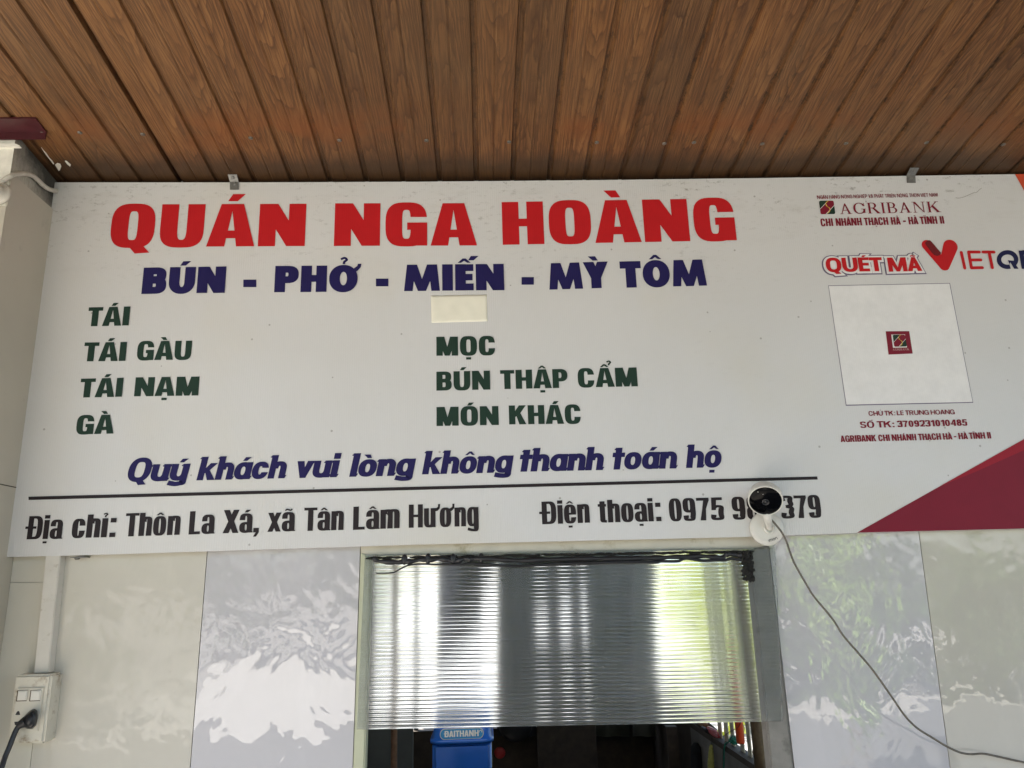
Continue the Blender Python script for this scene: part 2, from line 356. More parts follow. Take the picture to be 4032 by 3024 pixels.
def marks(kinds, cx, top, S):
    q = S.get('ms', 1.0); y = top + S.get('mg', .07); P = []; x2 = cx
    th = S.get('mt', 1.0)
    if '^' in kinds:
        P += [poly((cx - .26 * q, y), (cx - .12 * q, y), (cx + .02 * q, y + .1 * q), (cx + .06 * q, y + .18 * q), (cx - .06 * q, y + .18 * q)), poly((cx + .26 * q, y), (cx + .12 * q, y), (cx - .02 * q, y + .1 * q), (cx - .06 * q, y + .18 * q), (cx + .06 * q, y + .18 * q))]
        x2 = cx + .28 * q; y = y + .1 * q
    if 'a' in kinds: P.append(poly((x2 - .12 * q, y), (x2 + .1 * q * th, y), (x2 + .30 * q, y + .18 * q), (x2 - .01 * q, y + .18 * q)))
    if 'g' in kinds: P.append(poly((x2 + .12 * q, y), (x2 - .1 * q * th, y), (x2 - .30 * q, y + .18 * q), (x2 + .01 * q, y + .18 * q)))
    if 'h' in kinds: P.append(pen([(x2 - .12 * q, y + .20 * q), (x2 + .02 * q, y + .26 * q), (x2 + .11 * q, y + .18 * q), (x2 + .02 * q, y + .10 * q), (x2 - .0 * q, y + .0 * q)], .10 * q, .085 * q))
    if '~' in kinds: P.append(pen([(cx - .22 * q, y + .03 * q), (cx - .12 * q, y + .12 * q), (cx + .02 * q, y + .08 * q), (cx + .14 * q, y + .05 * q), (cx + .23 * q, y + .14 * q)], .1 * q, .1 * q))
    if '.' in kinds: P.append(rect(cx - .14 * q * th, -.10 - .14 * q, cx + .14 * q * th, -.10))
    return P
def glyph(ch, S):
    kinds = ''
    if ch in MARK: ch, m_ = MARK[ch]; kinds += m_
    if ch in HAT: ch = HAT[ch]; kinds += '^'
    horn = ch in 'Ơ'
    if horn: ch = 'O'
    if ch == '-': W = .34; return W, [rect(0, .33, W, .33 + S['t'] * 1.1)]
    if ch == ':': s = S['s']; h = S.get('xh', .7); e = .05; return s + e, [rect(e, 0, s + e, s * .85), rect(e, h - s * .85, s + e, h)]
    if ch == ',': s = S['s']; return s, [rect(0, 0, s, s * .85), poly((s, s * .4), (s, 0), (s * .55, -.18), (s * .0, -.18), (s * .45, 0), (s * .5, s * .4))]
    if ch in 'iĩ' and kinds and kinds != '.': ch = 'ı'
    up = ch.isupper() or ch.isdigit()
    W, P = caps(ch, S) if up else lower(ch, S)
    P = list(P)
    top = 1.0 if up else S['xh']
    if horn: P.append(poly((W * .83, .86), (W * .98, .98), (W * 1.0, 1.06), (W * 1.12, 1.06), (W * 1.10, .93), (W * 1.0, .80), (W * .92, .74)))
    if kinds: P += marks(kinds, W / 2, top, S)
    return W, P
KERN = {'A': .045, 'T': .03, 'V': .05, 'Y': .05, 'X': .03, 'v': .04, 'x': .02, 'L': .02}
def layout(word, S):
    x = 0.0; out = []; first = True
    for ch in word:
        if ch == ' ': x += S.get('sp', .34); continue
        b = MARK.get(ch, (ch,))[0]; b = HAT.get(b, b); kn = KERN.get(b, 0) * S.get('kern', 1)
        if not first: x += S['g'] - kn
        W, P = glyph(ch, S); sh = S.get('slant', 0)
        for q in P:
            out.append((q[0],) + tuple([(px_ + x + sh * py_, py_) for px_, py_ in part] for part in q[1:]))
        x += W - (kn if b != 'L' else .0); first = False
    return out
def grow(pr, d):
    """a printed outline: the same stroke, wider by d all round"""
    loop = pr[1] if pr[0] == 'p' else pr[1] + pr[2][::-1]
    area = sum(loop[i][0] * loop[(i + 1) % len(loop)][1] - loop[(i + 1) % len(loop)][0] * loop[i][1] for i in range(len(loop)))
    sg = 1 if area > 0 else -1; out = []
    N_ = len(loop)
    for i in range(N_):
        p0, p1, p2 = Vector(loop[i - 1]), Vector(loop[i]), Vector(loop[(i + 1) % N_])
        a, b = (p1 - p0), (p2 - p1)
        a = a.normalized() if a.length > 1e-7 else b.normalized(); b = b.normalized() if b.length > 1e-7 else a
        na, nb = Vector((a.y, -a.x)) * sg, Vector((b.y, -b.x)) * sg; m = na + nb
        m = na if m.length < 1e-4 else m.normalized(); c_ = max(m.dot(na), .45)
        out.append(tuple(p1 + m * (d / c_)))
    if pr[0] == 'p': return ('p', out)
    k = len(pr[1]); return ('s', out[:k], out[k:][::-1])
SIGN_Y = -0.020
def put(bm, prims, fx, y0, step=.00011):
    """lay the strokes of a text on the sheet's face; each stroke a hair in front of the one before"""
    for i, q in enumerate(prims):
        yy = y0 - step * (i % 7)
        if q[0] == 'p':
            vs = [bm.verts.new((*[fx(p)[0]], yy, fx(p)[1])) for p in q[1]]
            try: f = bm.faces.new(vs)
            except ValueError: continue
            f.normal_update()
            if f.normal.y > 0: f.normal_flip()
        else:
            A = [bm.verts.new((fx(p)[0], yy, fx(p)[1])) for p in q[1]]; B = [bm.verts.new((fx(p)[0], yy, fx(p)[1])) for p in q[2]]
            for j in range(len(A) - 1):
                f = bm.faces.new((A[j], A[j + 1], B[j + 1], B[j])); f.normal_update()
                if f.normal.y > 0: f.normal_flip()
def word(bm, text, L, Rr, S, cap, y0=None, grow_by=0.0, Yp=None):
    """L, Rr = (x, y_seen_there, baseline_y) of the word's left and right ends, cap = cap height (all as surveyed)"""
    Yp = SIGN_Y if Yp is None else Yp
    pr = layout(text, S); xs = [p[0] for q in pr for part in q[1:] for p in part]
    if S.get('bodyfit'):
        pass
    a, b = min(xs), max(xs)
    X0, X1 = PY(L[0], L[1], Yp).x, PY(Rr[0], Rr[1], Yp).x
    z0, z1 = PY(L[0], L[2], Yp).z, PY(Rr[0], Rr[2], Yp).z
    xm, ym = (L[0] + Rr[0]) / 2, (L[2] + Rr[2]) / 2
    h = PY(xm, ym - cap, Yp).z - PY(xm, ym, Yp).z
    if grow_by:
        pr = [('p', q[1][:-1]) if q[0] == 's' and (Vector(q[1][0]) - Vector(q[1][-1])).length < 1e-4 else q for q in pr]
        pr = [grow(q, grow_by) for q in pr]
    def fx(p):
        u = (p[0] - a) / (b - a); return (X0 + (X1 - X0) * u, z0 + (z1 - z0) * u + p[1] * h)
    put(bm, pr, fx, Yp - .0006 if y0 is None else y0)

# ================================================================== materials
def mat_panel(name, col, wav=1.0, seed=0.0, coat=.2, spec=.75):
    g = NG(name); p = g.pos(loc=(seed, seed * .7, seed * .3))
    base = g.ramp(g.noise(p, 3.0, 5, .6), [(.3, tuple(c * .95 for c in col)), (.7, col)])
    # greasy film and dust smears wiped across the sheet
    ps = g.pos(scale=(5, 1, 2.2), loc=(seed, 0, 0)); sm = g.ramp(g.noise(ps, 2.2, 8, .66, .6), [(.5, 0.0), (.78, .55)])
    base = g.mix(sm, base, tuple(min(.9, c * 1.12) for c in col))
    spk = g.ramp(g.noise(p, 95, 3, .6), [(.74, 0.0), (.80, .55)]); pat = g.ramp(g.noise(p, 3.4, 3), [(.52, 0.0), (.62, 1.0)])
    base = g.mix(g.math('MULTIPLY', spk, pat), base, tuple(c * .42 for c in col))
    g.col(base)
    rg = g.ramp(sm, [(0, .012), (1, .07)]); g.l(rg, g.b.inputs['Roughness'])
    g.b.inputs['Specular IOR Level'].default_value = spec
    pw = g.pos(scale=(1, 1, .75), loc=(seed, 1, 2))
    n1 = g.noise(pw, 9, 3, .5, .4); n2 = g.noise(pw, 30, 2, .5, .2)
    amt = g.ramp(g.noise(pw, 2.6, 2), [(.40, .02), (.66, .5)])
    h = g.math('ADD', n1, g.math('MULTIPLY', n2, g.math('MULTIPLY', amt, .42)))
    g.bump(h, 1.0, .0034 * wav)
    for l_ in list(g.t.links):
        if l_.to_socket == g.b.inputs['Normal']: g.l(l_.from_socket, g.b.inputs['Coat Normal'])
    g.b.inputs['Coat Weight'].default_value = coat; g.b.inputs['Coat Roughness'].default_value = .015; g.b.inputs['Coat IOR'].default_value = 1.68
    return g.m
M_lav = mat_panel('glossy_pale_grey_panel', (.53, .515, .53), 1.0, 0.0)
M_lav2 = mat_panel('glossy_pale_grey_panel_right', (.54, .525, .535), .75, 3.3, .7)
M_cream = mat_panel('glossy_cream_panel', (.575, .545, .475), .5, 7.1, 0.0, .3)
M_cream2 = mat_panel('glossy_cream_panel_right', (.56, .53, .465), .75, 12.7, .45, .7)
M_tile = mat_panel('glossy_cream_tile', (.605, .575, .495), .4, 21.0, .0, .4)

def mat_sign():
    g = NG('printed_corrugated_plastic_sheet'); p = g.pos()
    c = g.ramp(g.noise(p, 1.7, 6, .6), [(.3, (.635, .625, .61)), (.7, (.69, .685, .68))])
    # flutes of the corrugated sheet
    wv = g.n('ShaderNodeTexWave', wave_type='BANDS', bands_direction='X'); wv.inputs['Scale'].default_value = 78; wv.inputs['Distortion'].default_value = 1.2; wv.inputs['Detail'].default_value = 2
    g.l(g.pos(), wv.inputs[0])
    c = g.mix(g.math('MULTIPLY', wv.outputs[1], .07), c, (.5, .49, .48))
    # yellowed patches and dirt that settled near the top edge
    c = g.mix(g.ramp(g.noise(g.pos(loc=(4, 0, 1)), 2.1, 4), [(.52, 0.0), (.72, .42)]), c, (.62, .58, .46))
    sep = g.n('ShaderNodeSeparateXYZ'); g.l(g.pos(), sep.inputs[0])
    hi = g.ramp(g.math('SUBTRACT', sep.outputs[2], 2.12), [(0.0, 0.05), (.26, 1.0)])
    dn = g.ramp(g.noise(g.pos(scale=(1, 1, 2.0)), 60, 9, .76), [(.555, 0.0), (.65, .8)])
    big = g.ramp(g.noise(g.pos(loc=(9, 0, 3)), 4.5, 4), [(.42, 0.05), (.60, 1.0)])
    c = g.mix(g.math('MULTIPLY', g.math('MULTIPLY', dn, hi), big), c, (.17, .15, .125))
    sm2 = g.ramp(g.noise(g.pos(scale=(2.2, 1, 7)), 4, 7, .7), [(.55, 0.0), (.8, .4)])
    c = g.mix(g.math('MULTIPLY', sm2, hi), c, (.36, .33, .28))
    vo = g.n('ShaderNodeTexVoronoi', feature='F1'); vo.inputs['Scale'].default_value = 22; g.l(g.pos(), vo.inputs[0])
    c = g.mix(g.math('MULTIPLY', g.math('LESS_THAN', vo.outputs[0], .045), .55), c, (.2, .18, .15))
    g.col(c); g.set(Roughness=.36); g.b.inputs['Specular IOR Level'].default_value = .45
    g.bump(g.math('ADD', g.math('MULTIPLY', wv.outputs[1], .1), g.math('MULTIPLY', g.noise(g.pos(scale=(1, 1, .5)), 2.6, 2), 6.0)), .6, .002); return g.m
M_sign = mat_sign()
def mat_ink(name, col, var=.06):
    g = NG(name); p = g.pos()
    wv = g.n('ShaderNodeTexWave', wave_type='BANDS', bands_direction='X'); wv.inputs['Scale'].default_value = 78; wv.inputs['Distortion'].default_value = 1.2; g.l(p, wv.inputs[0])
    c = g.ramp(g.noise(p, 26, 6, .7), [(.3, tuple(x * (1 - var) for x in col)), (.7, tuple(min(1, x * (1 + var)) for x in col))])
    c = g.mix(g.math('MULTIPLY', wv.outputs[1], .06), c, tuple(min(1, x * 1.3 + .03) for x in col))
    g.col(c); g.set(Roughness=.5); g.b.inputs['Specular IOR Level'].default_value = .2; return g.m
I_red = mat_ink('red_ink', (.50, .012, .016)); I_navy = mat_ink('navy_ink', (.015, .011, .080)); I_green = mat_ink('dark_green_ink', (.016, .040, .027))
I_black = mat_ink('charcoal_ink', (.022, .016, .018)); I_maroon = mat_ink('maroon_ink', (.20, .012, .028)); I_dkred = mat_ink('dark_red_ink', (.15, .012, .016))
I_orange = mat_ink('orange_red_ink', (.55, .075, .03)); I_wht = mat_ink('white_ink', (.78, .77, .76)); I_pur = mat_ink('purple_grey_ink', (.16, .13, .20)); I_gold = mat_ink('gold_ink', (.62, .40, .06)); I_bluek = mat_ink('blue_black_ink', (.012, .014, .06))
I_pink = mat_ink('pale_pink_ink', (.62, .42, .42))

def mat_wood_ceiling():
    g = NG('wood_print_plastic_boards'); GP = .0715
    sep = g.n('ShaderNodeSeparateXYZ'); g.l(g.pos(), sep.inputs[0])
    bid = g.math('FLOOR', g.math('DIVIDE', sep.outputs[0], GP))
    wn = g.n('ShaderNodeTexWhiteNoise', noise_dimensions='1D'); g.l(bid, wn.inputs['W'])
    off = g.n('ShaderNodeCombineXYZ'); g.l(g.math('MULTIPLY', wn.outputs[0], 9), off.inputs[1]); g.l(g.math('MULTIPLY', wn.outputs[0], 3), off.inputs[2])
    def vec(sc):
        va = g.n('ShaderNodeVectorMath', operation='ADD'); g.l(g.pos(scale=sc), va.inputs[0]); g.l(off.outputs[0], va.inputs[1]); return va.outputs[0]
    # flat-sawn figure: parabolic arches down the middle of each board, straight lines at its edges
    fx0 = g.math('SUBTRACT', g.math('FRACT', g.math('DIVIDE', sep.outputs[0], GP)), .5)
    xl_ = g.math('SUBTRACT', fx0, g.math('MULTIPLY', g.math('SUBTRACT', wn.outputs[0], .5), .5))
    sg = g.math('SUBTRACT', g.math('MULTIPLY', g.math('GREATER_THAN', wn.outputs[0], .45), 2.0), 1.0)
    low = g.noise(vec((7, 1.5, 1.5)), 1.6, 4, .55)
    low2 = g.noise(vec((30, 7, 7)), 1.6, 3, .6)
    v = g.math('ADD', g.math('MULTIPLY', g.math('MULTIPLY', xl_, xl_), 9.0), g.math('MULTIPLY', g.math('MULTIPLY', sep.outputs[1], sg), 5.5))
    v = g.math('ADD', g.math('ADD', v, g.math('MULTIPLY', low, 4.2)), g.math('MULTIPLY', low2, .55))
    ringl = g.math('FRACT', g.math('MULTIPLY', v, 2.3))
    line = g.ramp(ringl, [(0, 1.0), (.12, .62), (.5, .18), (.88, 0.0), (1.0, 1.0)])
    fine = g.noise(vec((190, 5, 5)), 2.0, 6, .72)
    c = g.ramp(g.noise(vec((40, 2.5, 2.5)), 1.5, 5, .6), [(.3, (.185, .083, .027)), (.7, (.262, .130, .048))])
    c = g.mix(g.math('MULTIPLY', line, g.ramp(low2, [(.35, .5), (.65, .95)])), c, (.066, .026, .009))
    c = g.mix(g.ramp(fine, [(.42, .75), (.54, 0.0)]), c, (.080, .033, .012))
    tone = g.ramp(wn.outputs[0], [(0, (.74, .75, .78)), (1, (1.14, 1.08, 1.0))]); c = g.mix(1.0, c, tone, 'MULTIPLY')
    # cleaner orange patches along the screw line, greyed elsewhere
    yb = g.math('SUBTRACT', 1.0, g.math('MULTIPLY', g.math('ABSOLUTE', g.math('ADD', sep.outputs[1], .155)), 14), True)
    c = g.mix(g.math('MULTIPLY', yb, g.ramp(g.noise(g.pos(scale=(1, 1, 1)), 5.5, 5), [(.47, 0.0), (.56, .62)])), c, (.20, .066, .017))
    c = g.mix(g.ramp(g.noise(g.pos(loc=(2, 2, 0)), 3.3, 6, .6), [(.45, 0.0), (.75, .5)]), c, (.125, .075, .036))
    # damp stain plus contact shade along the wall, painted as one dark band
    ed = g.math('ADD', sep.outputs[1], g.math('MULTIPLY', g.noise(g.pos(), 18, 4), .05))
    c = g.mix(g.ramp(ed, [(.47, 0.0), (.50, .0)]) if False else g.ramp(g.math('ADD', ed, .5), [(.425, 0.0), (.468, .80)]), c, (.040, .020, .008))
    # black mould in and beside the grooves, thicker towards the right
    fr = g.math('ABSOLUTE', g.math('SUBTRACT', g.math('FRACT', g.math('DIVIDE', sep.outputs[0], GP)), .5))      # .5 at a groove
    near = g.math('MAXIMUM', g.ramp(fr, [(.36, 0.0), (.47, 1.0)]), g.ramp(g.math('ABSOLUTE', g.math('SUBTRACT', fr, .04)), [(.03, .4), (.08, 0.0)]))
    mould = g.ramp(g.noise(g.pos(scale=(1, .45, 1)), 75, 9, .78), [(.50, 0.0), (.60, .9)])
    rt = g.ramp(g.math('ADD', g.math('MULTIPLY', sep.outputs[0], .5), .5), [(.22, .12), (.75, 1.0)])
    c = g.mix(g.math('MULTIPLY', g.math('MULTIPLY', near, mould), rt), c, (.030, .017, .008))
    blot = g.ramp(g.noise(g.pos(scale=(1, .7, 1), loc=(1, 5, 0)), 34, 8, .74), [(.62, 0.0), (.72, .7)])
    c = g.mix(g.math('MULTIPLY', blot, rt), c, (.045, .025, .012))
    g.col(c); g.set(Roughness=.52); g.b.inputs['Specular IOR Level'].default_value = .35
    g.bump(fine, .35, .0004); return g.m
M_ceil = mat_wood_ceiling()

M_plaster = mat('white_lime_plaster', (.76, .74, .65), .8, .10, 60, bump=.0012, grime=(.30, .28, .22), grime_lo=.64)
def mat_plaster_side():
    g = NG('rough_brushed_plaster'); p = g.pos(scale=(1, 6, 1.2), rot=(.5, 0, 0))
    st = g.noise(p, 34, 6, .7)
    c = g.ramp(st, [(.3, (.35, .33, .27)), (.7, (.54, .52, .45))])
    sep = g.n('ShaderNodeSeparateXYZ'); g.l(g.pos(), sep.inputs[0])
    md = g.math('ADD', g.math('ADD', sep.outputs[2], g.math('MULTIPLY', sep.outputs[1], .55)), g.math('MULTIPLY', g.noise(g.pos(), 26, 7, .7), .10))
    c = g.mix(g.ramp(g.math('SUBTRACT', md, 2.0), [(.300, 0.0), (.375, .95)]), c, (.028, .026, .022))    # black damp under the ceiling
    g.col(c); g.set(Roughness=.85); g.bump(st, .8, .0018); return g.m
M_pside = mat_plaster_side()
M_clad = mat('beige_grey_plastic_cladding', (.47, .435, .36), .34, .04, 9, spec=.4, grime=(.33, .30, .25), grime_lo=.62)
M_maroon = mat('maroon_painted_steel', (.055, .008, .011), .38, .22, 45, grime=(.10, .05, .045), grime_lo=.6)
M_steel = mat('zinc_plated_steel', (.22, .215, .20), .5, .2, 80, metal=.55, grime=(.18, .13, .09), grime_lo=.64, grime_scale=70)
M_screw = mat('dull_screw_steel', (.16, .145, .12), .45, .3, 300, metal=.7)
M_fhead = mat('weathered_cream_painted_wood', (.56, .525, .43), .6, .08, 22, bump=.0012, grime=(.30, .25, .13), grime_lo=.56, grime_scale=14)
M_fjamb = mat('pale_green_cream_frame_paint', (.50, .51, .36), .42, .06, 30, bump=.0006, grime=(.33, .33, .20), grime_lo=.6, grime_scale=18)
M_fgrey = mat('weathered_grey_frame_paint', (.22, .205, .18), .5, .16, 40, bump=.0012, grime=(.10, .09, .075), grime_lo=.56, grime_scale=26)
M_core = mat('cement_wall', (.34, .33, .30), .85, .1, 12)
M_white = mat('off_white_plastic', (.68, .655, .59), .36, .04, 14, grime=(.46, .40, .30), grime_lo=.64, grime_scale=40)
M_box = mat('dirty_cream_plastic', (.60, .565, .475), .42, .06, 30, bump=.0003, grime=(.30, .23, .15), grime_lo=.54, grime_scale=42)
M_boxf = mat('greyish_cream_plastic', (.58, .545, .46), .38, .05, 30, grime=(.34, .27, .19), grime_lo=.60, grime_scale=55)
M_gap = mat('brown_grime', (.10, .075, .05), .8)
M_conduit = mat('grimy_white_trunking', (.60, .57, .51), .42, .05, 40, grime=(.38, .33, .25), grime_lo=.58, grime_scale=48)
M_blk = mat('black_rubber', (.012, .012, .014), .42, .2, 40)
M_blkgloss = mat('black_glass', (.0015, .0015, .002), .10, .1, 5, spec=.10)
M_dirtblk = mat('black_grimy_foam', (.012, .011, .009), .9, .6, 140, bump=.003, grime=(.10, .10, .09), grime_lo=.66, grime_scale=160)
M_cord = mat('grey_brown_cord', (.125, .108, .082), .5, .25, 120)
M_paper = mat('cream_sticky_paper', (.86, .83, .70), .5, .03, 40)
M_wire = mat('painted_white_cable', (.55, .52, .45), .6, .12, 60, grime=(.20, .17, .13), grime_lo=.6, grime_scale=70)

def mat_polycarb():
    g = NG('clear_ribbed_polycarbonate'); g.set(Roughness=.078, IOR=1.5)
    g.b.inputs['Transmission Weight'].default_value = 1.0
    p = g.pos(); c = g.ramp(g.noise(p, 60, 4, .6), [(.62, (.93, .96, .95)), (.75, (.70, .72, .70))]); g.col(c)
    # greasy dust film on the plastic: a little of the light is scattered
    df = g.n('ShaderNodeBsdfDiffuse'); df.inputs[0].default_value = (.52, .52, .54, 1); tl_ = g.n('ShaderNodeBsdfTranslucent'); tl_.inputs[0].default_value = (.75, .76, .78, 1)
    m1 = g.n('ShaderNodeMixShader'); m1.inputs[0].default_value = .5; g.l(df.outputs[0], m1.inputs[1]); g.l(tl_.outputs[0], m1.inputs[2])
    m2 = g.n('ShaderNodeMixShader'); fm = g.ramp(g.noise(g.pos(scale=(1, 1, 3)), 7, 5, .6), [(.3, .08), (.7, .15)]); g.l(fm, m2.inputs[0])
    g.l(g.b.outputs[0], m2.inputs[1]); g.l(m1.outputs[0], m2.inputs[2]); g.l(m2.outputs[0], g.t.nodes['Material Output'].inputs[0]); return g.m
M_poly = mat_polycarb()

# kitchen and yard
M_kwall = mat('grey_cement_render', (.20, .20, .195), .85, .14, 14, bump=.002, grime=(.10, .10, .095), grime_lo=.58)
M_kboard = mat('dull_grey_board', (.085, .095, .095), .6, .14, 8)
M_kwood = mat('dark_smoked_planks', (.030, .021, .014), .8, .4, 24, grime=(.06, .045, .03), grime_lo=.6)
M_blue = mat('blue_plastic', (.022, .15, .66), .24, .08, 12, spec=.55)
M_bluel = mat('bright_blue_label', (.03, .30, .66), .35, .05, 30)
M_pole = mat('brown_wooden_pole', (.19, .105, .062), .6, .25, 40)
M_bamboo = mat('dark_bamboo', (.10, .07, .04), .45, .35, 40, grime=(.03, .022, .015), grime_lo=.56)
M_slat = mat('pale_weathered_slat', (.74, .74, .62), .6, .12, 50, grime=(.45, .44, .35), grime_lo=.6, grime_scale=40)
M_dkwood = mat('dark_wood_sill', (.035, .026, .018), .7, .3, 60)
M_redp = mat('orange_red_plastic', (.62, .085, .03), .35, .1, 30)
M_redd = mat('red_plastic', (.55, .04, .05), .35, .1, 30)
M_pink = mat('pink_red_plastic', (.72, .15, .16), .3, .1, 60)
M_knife = mat('brown_handle_wood', (.28, .145, .08), .45, .2, 90)
M_blade = mat('bright_steel', (.72, .72, .72), .22, .1, 40, metal=1.0)
M_teal = mat('teal_string', (.012, .20, .15), .6, .3, 160)
M_gourd = mat('yellow_green_bristle', (.48, .50, .16), .7, .25, 90)
M_dkcl = mat('dark_blue_black_cloth', (.012, .015, .022), .9, .3, 40)
def mat_cloth(name, col, tr, k=.4):
    m = mat(name, col, .9, .25, 30); t = m.node_tree; b = t.nodes['Principled BSDF']; x = t.nodes.new('ShaderNodeBsdfTranslucent'); x.inputs[0].default_value = (*tr, 1)
    mx = t.nodes.new('ShaderNodeMixShader'); mx.inputs[0].default_value = k
    t.links.new(b.outputs[0], mx.inputs[1]); t.links.new(x.outputs[0], mx.inputs[2]); t.links.new(mx.outputs[0], t.nodes['Material Output'].inputs[0]); return m
M_cl_a = mat_cloth('charcoal_cloth', (.030, .030, .034), (.05, .05, .055), .3)
M_cl_b = mat_cloth('plum_grey_cloth', (.09, .07, .08), (.16, .13, .15))
M_cl_c = mat_cloth('moss_grey_cloth', (.08, .085, .07), (.13, .14, .11))
M_ground = mat('pale_concrete_yard', (.23, .22, .205), .85, .15, 2.2, grime=(.17, .16, .145), grime_lo=.55, grime_scale=1.1)
M_road = mat('grey_asphalt', (.07, .07, .07), .85, .15, 6)
M_bark = mat('brown_bark', (.12, .085, .055), .9, .3, 20)
def mat_leaf(name, a, b):
    g = NG(name); c = g.ramp(g.noise(g.pos(), 2.2, 3), [(.3, a), (.7, b)]); g.col(c); g.set(Roughness=.45)
    g.b.inputs['Transmission Weight'].default_value = 0.0
    tr = g.n('ShaderNodeBsdfTranslucent'); g.l(g.mix(1.0, c, (1.35, 1.4, .7), 'MULTIPLY'), tr.inputs[0])
    ms = g.n('ShaderNodeMixShader'); ms.inputs[0].default_value = .5; out = g.t.nodes['Material Output']
    g.l(g.b.outputs[0], ms.inputs[1]); g.l(tr.outputs[0], ms.inputs[2]); g.l(ms.outputs[0], out.inputs[0]); return g.m
M_leaf = mat_leaf('green_leaves', (.030, .070, .018), (.075, .13, .030))
M_leaf2 = mat_leaf('fresh_yellow_green_leaves', (.130, .165, .012), (.225, .255, .022))

M_leaf3 = mat_leaf('pale_fresh_leaves', (.17, .29, .07), (.30, .40, .10))
# ================================================================== ground
bm = bmesh.new(); box(bm, -120, -120, -.3, 120, 120, 0); struct(obj('ground', bm, M_ground))
bm = bmesh.new(); box(bm, -60, -8.2, .004, 60, -4.4, .008); struct(obj('road', bm, M_road))
M_drive = mat('light_concrete_driveway', (.46, .445, .42), .8, .1, 2, grime=(.30, .29, .26), grime_lo=.55, grime_scale=1.5)
bm = bmesh.new(); box(bm, -5.4, -17.2, .008, -1.1, -8.22, .013); struct(obj('driveway', bm, M_drive))
M_yard = mat('bare_earth_yard', (.15, .15, .155), .9, .2, 3, grime=(.08, .085, .07), grime_lo=.55, grime_scale=1.2)
bm = bmesh.new(); box(bm, -40, 4.2, .004, 40, 60, .009); struct(obj('yard', bm, M_yard))
M_pfloor = mat('terrazzo_porch_floor', (.36, .33, .29), .4, .1, 40)
bm = bmesh.new(); box(bm, -1.6, -2.6, .0, 3.2, .0, .06); struct(obj('porch_floor', bm, M_pfloor))

# ================================================================== the shop wall with its cladding
XL = PY(47, 2197, 0).x                                   # inner corner with the pillar
wx0, wx1 = PY(1432, 2600, 0).x, PY(3030, 2600, 0).x       # rough opening of the serving window
wz0, wz1 = .98, PY(1457, 2172, 0).z
ZT = 3.0
wall = thing('shop_wall', 'front wall of the eatery clad in glossy cream and pale grey panels below the menu board', 'wall')
bm = bmesh.new()
box(bm, -1.5, .0036, 0, wx0, .022, ZT); box(bm, wx1, .0036, 0, 3.4, .022, ZT); box(bm, wx0, .0036, 0, wx1, .022, wz0); box(bm, wx0, .0036, wz1, wx1, .022, ZT)
obj('masonry', bm, M_core, wall)
def sheet(name, pts, m, label=None, Y1=0.0):
    bm = bmesh.new(); q = [PY(x, y, Y1) for x, y in pts]
    hexa(bm, [Vector((p.x, .0034, max(p.z, .02))) for p in q], [Vector((p.x, Y1, max(p.z, .02))) for p in q])
    o = obj(name, bm, m, wall)
    if label: o['label'] = label
    return o
def ext(x0, y0, x1, y1, y):                              # follow a measured edge down (or up) to another height
    return (x0 + (x1 - x0) * (y - y0) / (y1 - y0), y)
TOPY, BOT = 1900, 7600
sA = lambda y: ext(815, 2168, 747, 3024, y); sB = lambda y: ext(1418, 2157, 1388, 3024, y)
sC = lambda y: ext(3026, 2149, 3127, 3024, y); sD = lambda y: ext(3618, 2105, 3741, 3024, y)
cl = lambda y: ext(212, 2197, 160, 2650, y)              # behind the trunking
g2 = lambda p, d: (p[0] + d, p[1])
sheet('wall_tile', [(PY(47, 2197).x and 47 - .147 * (TOPY - 2197), TOPY), cl(TOPY), cl(2291), (34, 2292.8)], M_tile)
sheet('wall_tile', [(33, 2294.6), cl(2292.8), cl(BOT), (33 - .147 * (BOT - 2295), BOT)], M_tile)
sheet('wall_panel', [g2(cl(TOPY), 2), sA(TOPY), sA(BOT), g2(cl(BOT), 2)], M_cream, 'smooth cream panel beside the switch box')
sheet('wall_panel', [g2(sA(TOPY), 3), sB(TOPY), sB(BOT), g2(sA(BOT), 4)], M_lav, 'pale grey panel left of the serving window')
sheet('wall_panel', [g2(sC(TOPY), 2), sD(TOPY), sD(BOT), g2(sC(BOT), 2)], M_lav2, 'pale grey panel right of the serving window')
sheet('wall_panel', [g2(sD(TOPY), 3), (5200, TOPY), (5700, BOT), g2(sD(BOT), 4)], M_cream2, 'cream panel below the red corner of the board')

# pillar at the left end
bm = bmesh.new(); PF = -.150
box(bm, -1.35, PF, 0, XL, .0, 2.372)
for v in bm.verts:                                       # the top follows the sloping ceiling
    if v.co.z > 1: v.co.z = ceil_z(v.co.y) - .002
bm.faces.ensure_lookup_table()
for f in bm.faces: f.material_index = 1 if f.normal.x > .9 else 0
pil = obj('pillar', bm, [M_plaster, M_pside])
tag(pil, 'white plastered pillar with damp black corner at the left end of the board', 'pillar')
zc = PX(55, 696, XL).z
bm = bmesh.new(); box(bm, XL, PF - .0, 0.02, XL + .003, -.001, zc); o = obj('cladding_sheet', bm, M_clad, pil); o['label'] = 'beige grey sheet on the side of the pillar'
q = PY(28, 814, PF)
bm = bmesh.new(); box(bm, -1.34, PF - .003, .02, q.x, PF, q.z); o = obj('cladding_sheet', bm, M_clad, pil); o['label'] = 'beige grey sheet on the front of the pillar'
# joint in the side cladding: a fine dark line
a = PX(0, 1905, XL + .004); b = PX(50, 1917, XL + .004)
bm = bmesh.new(); box(bm, XL + .0031, PF, (a.z + b.z) / 2 - .0008, XL + .0036, -.002, (a.z + b.z) / 2 + .0008); obj('cladding_joint', bm, M_dkwood, pil)

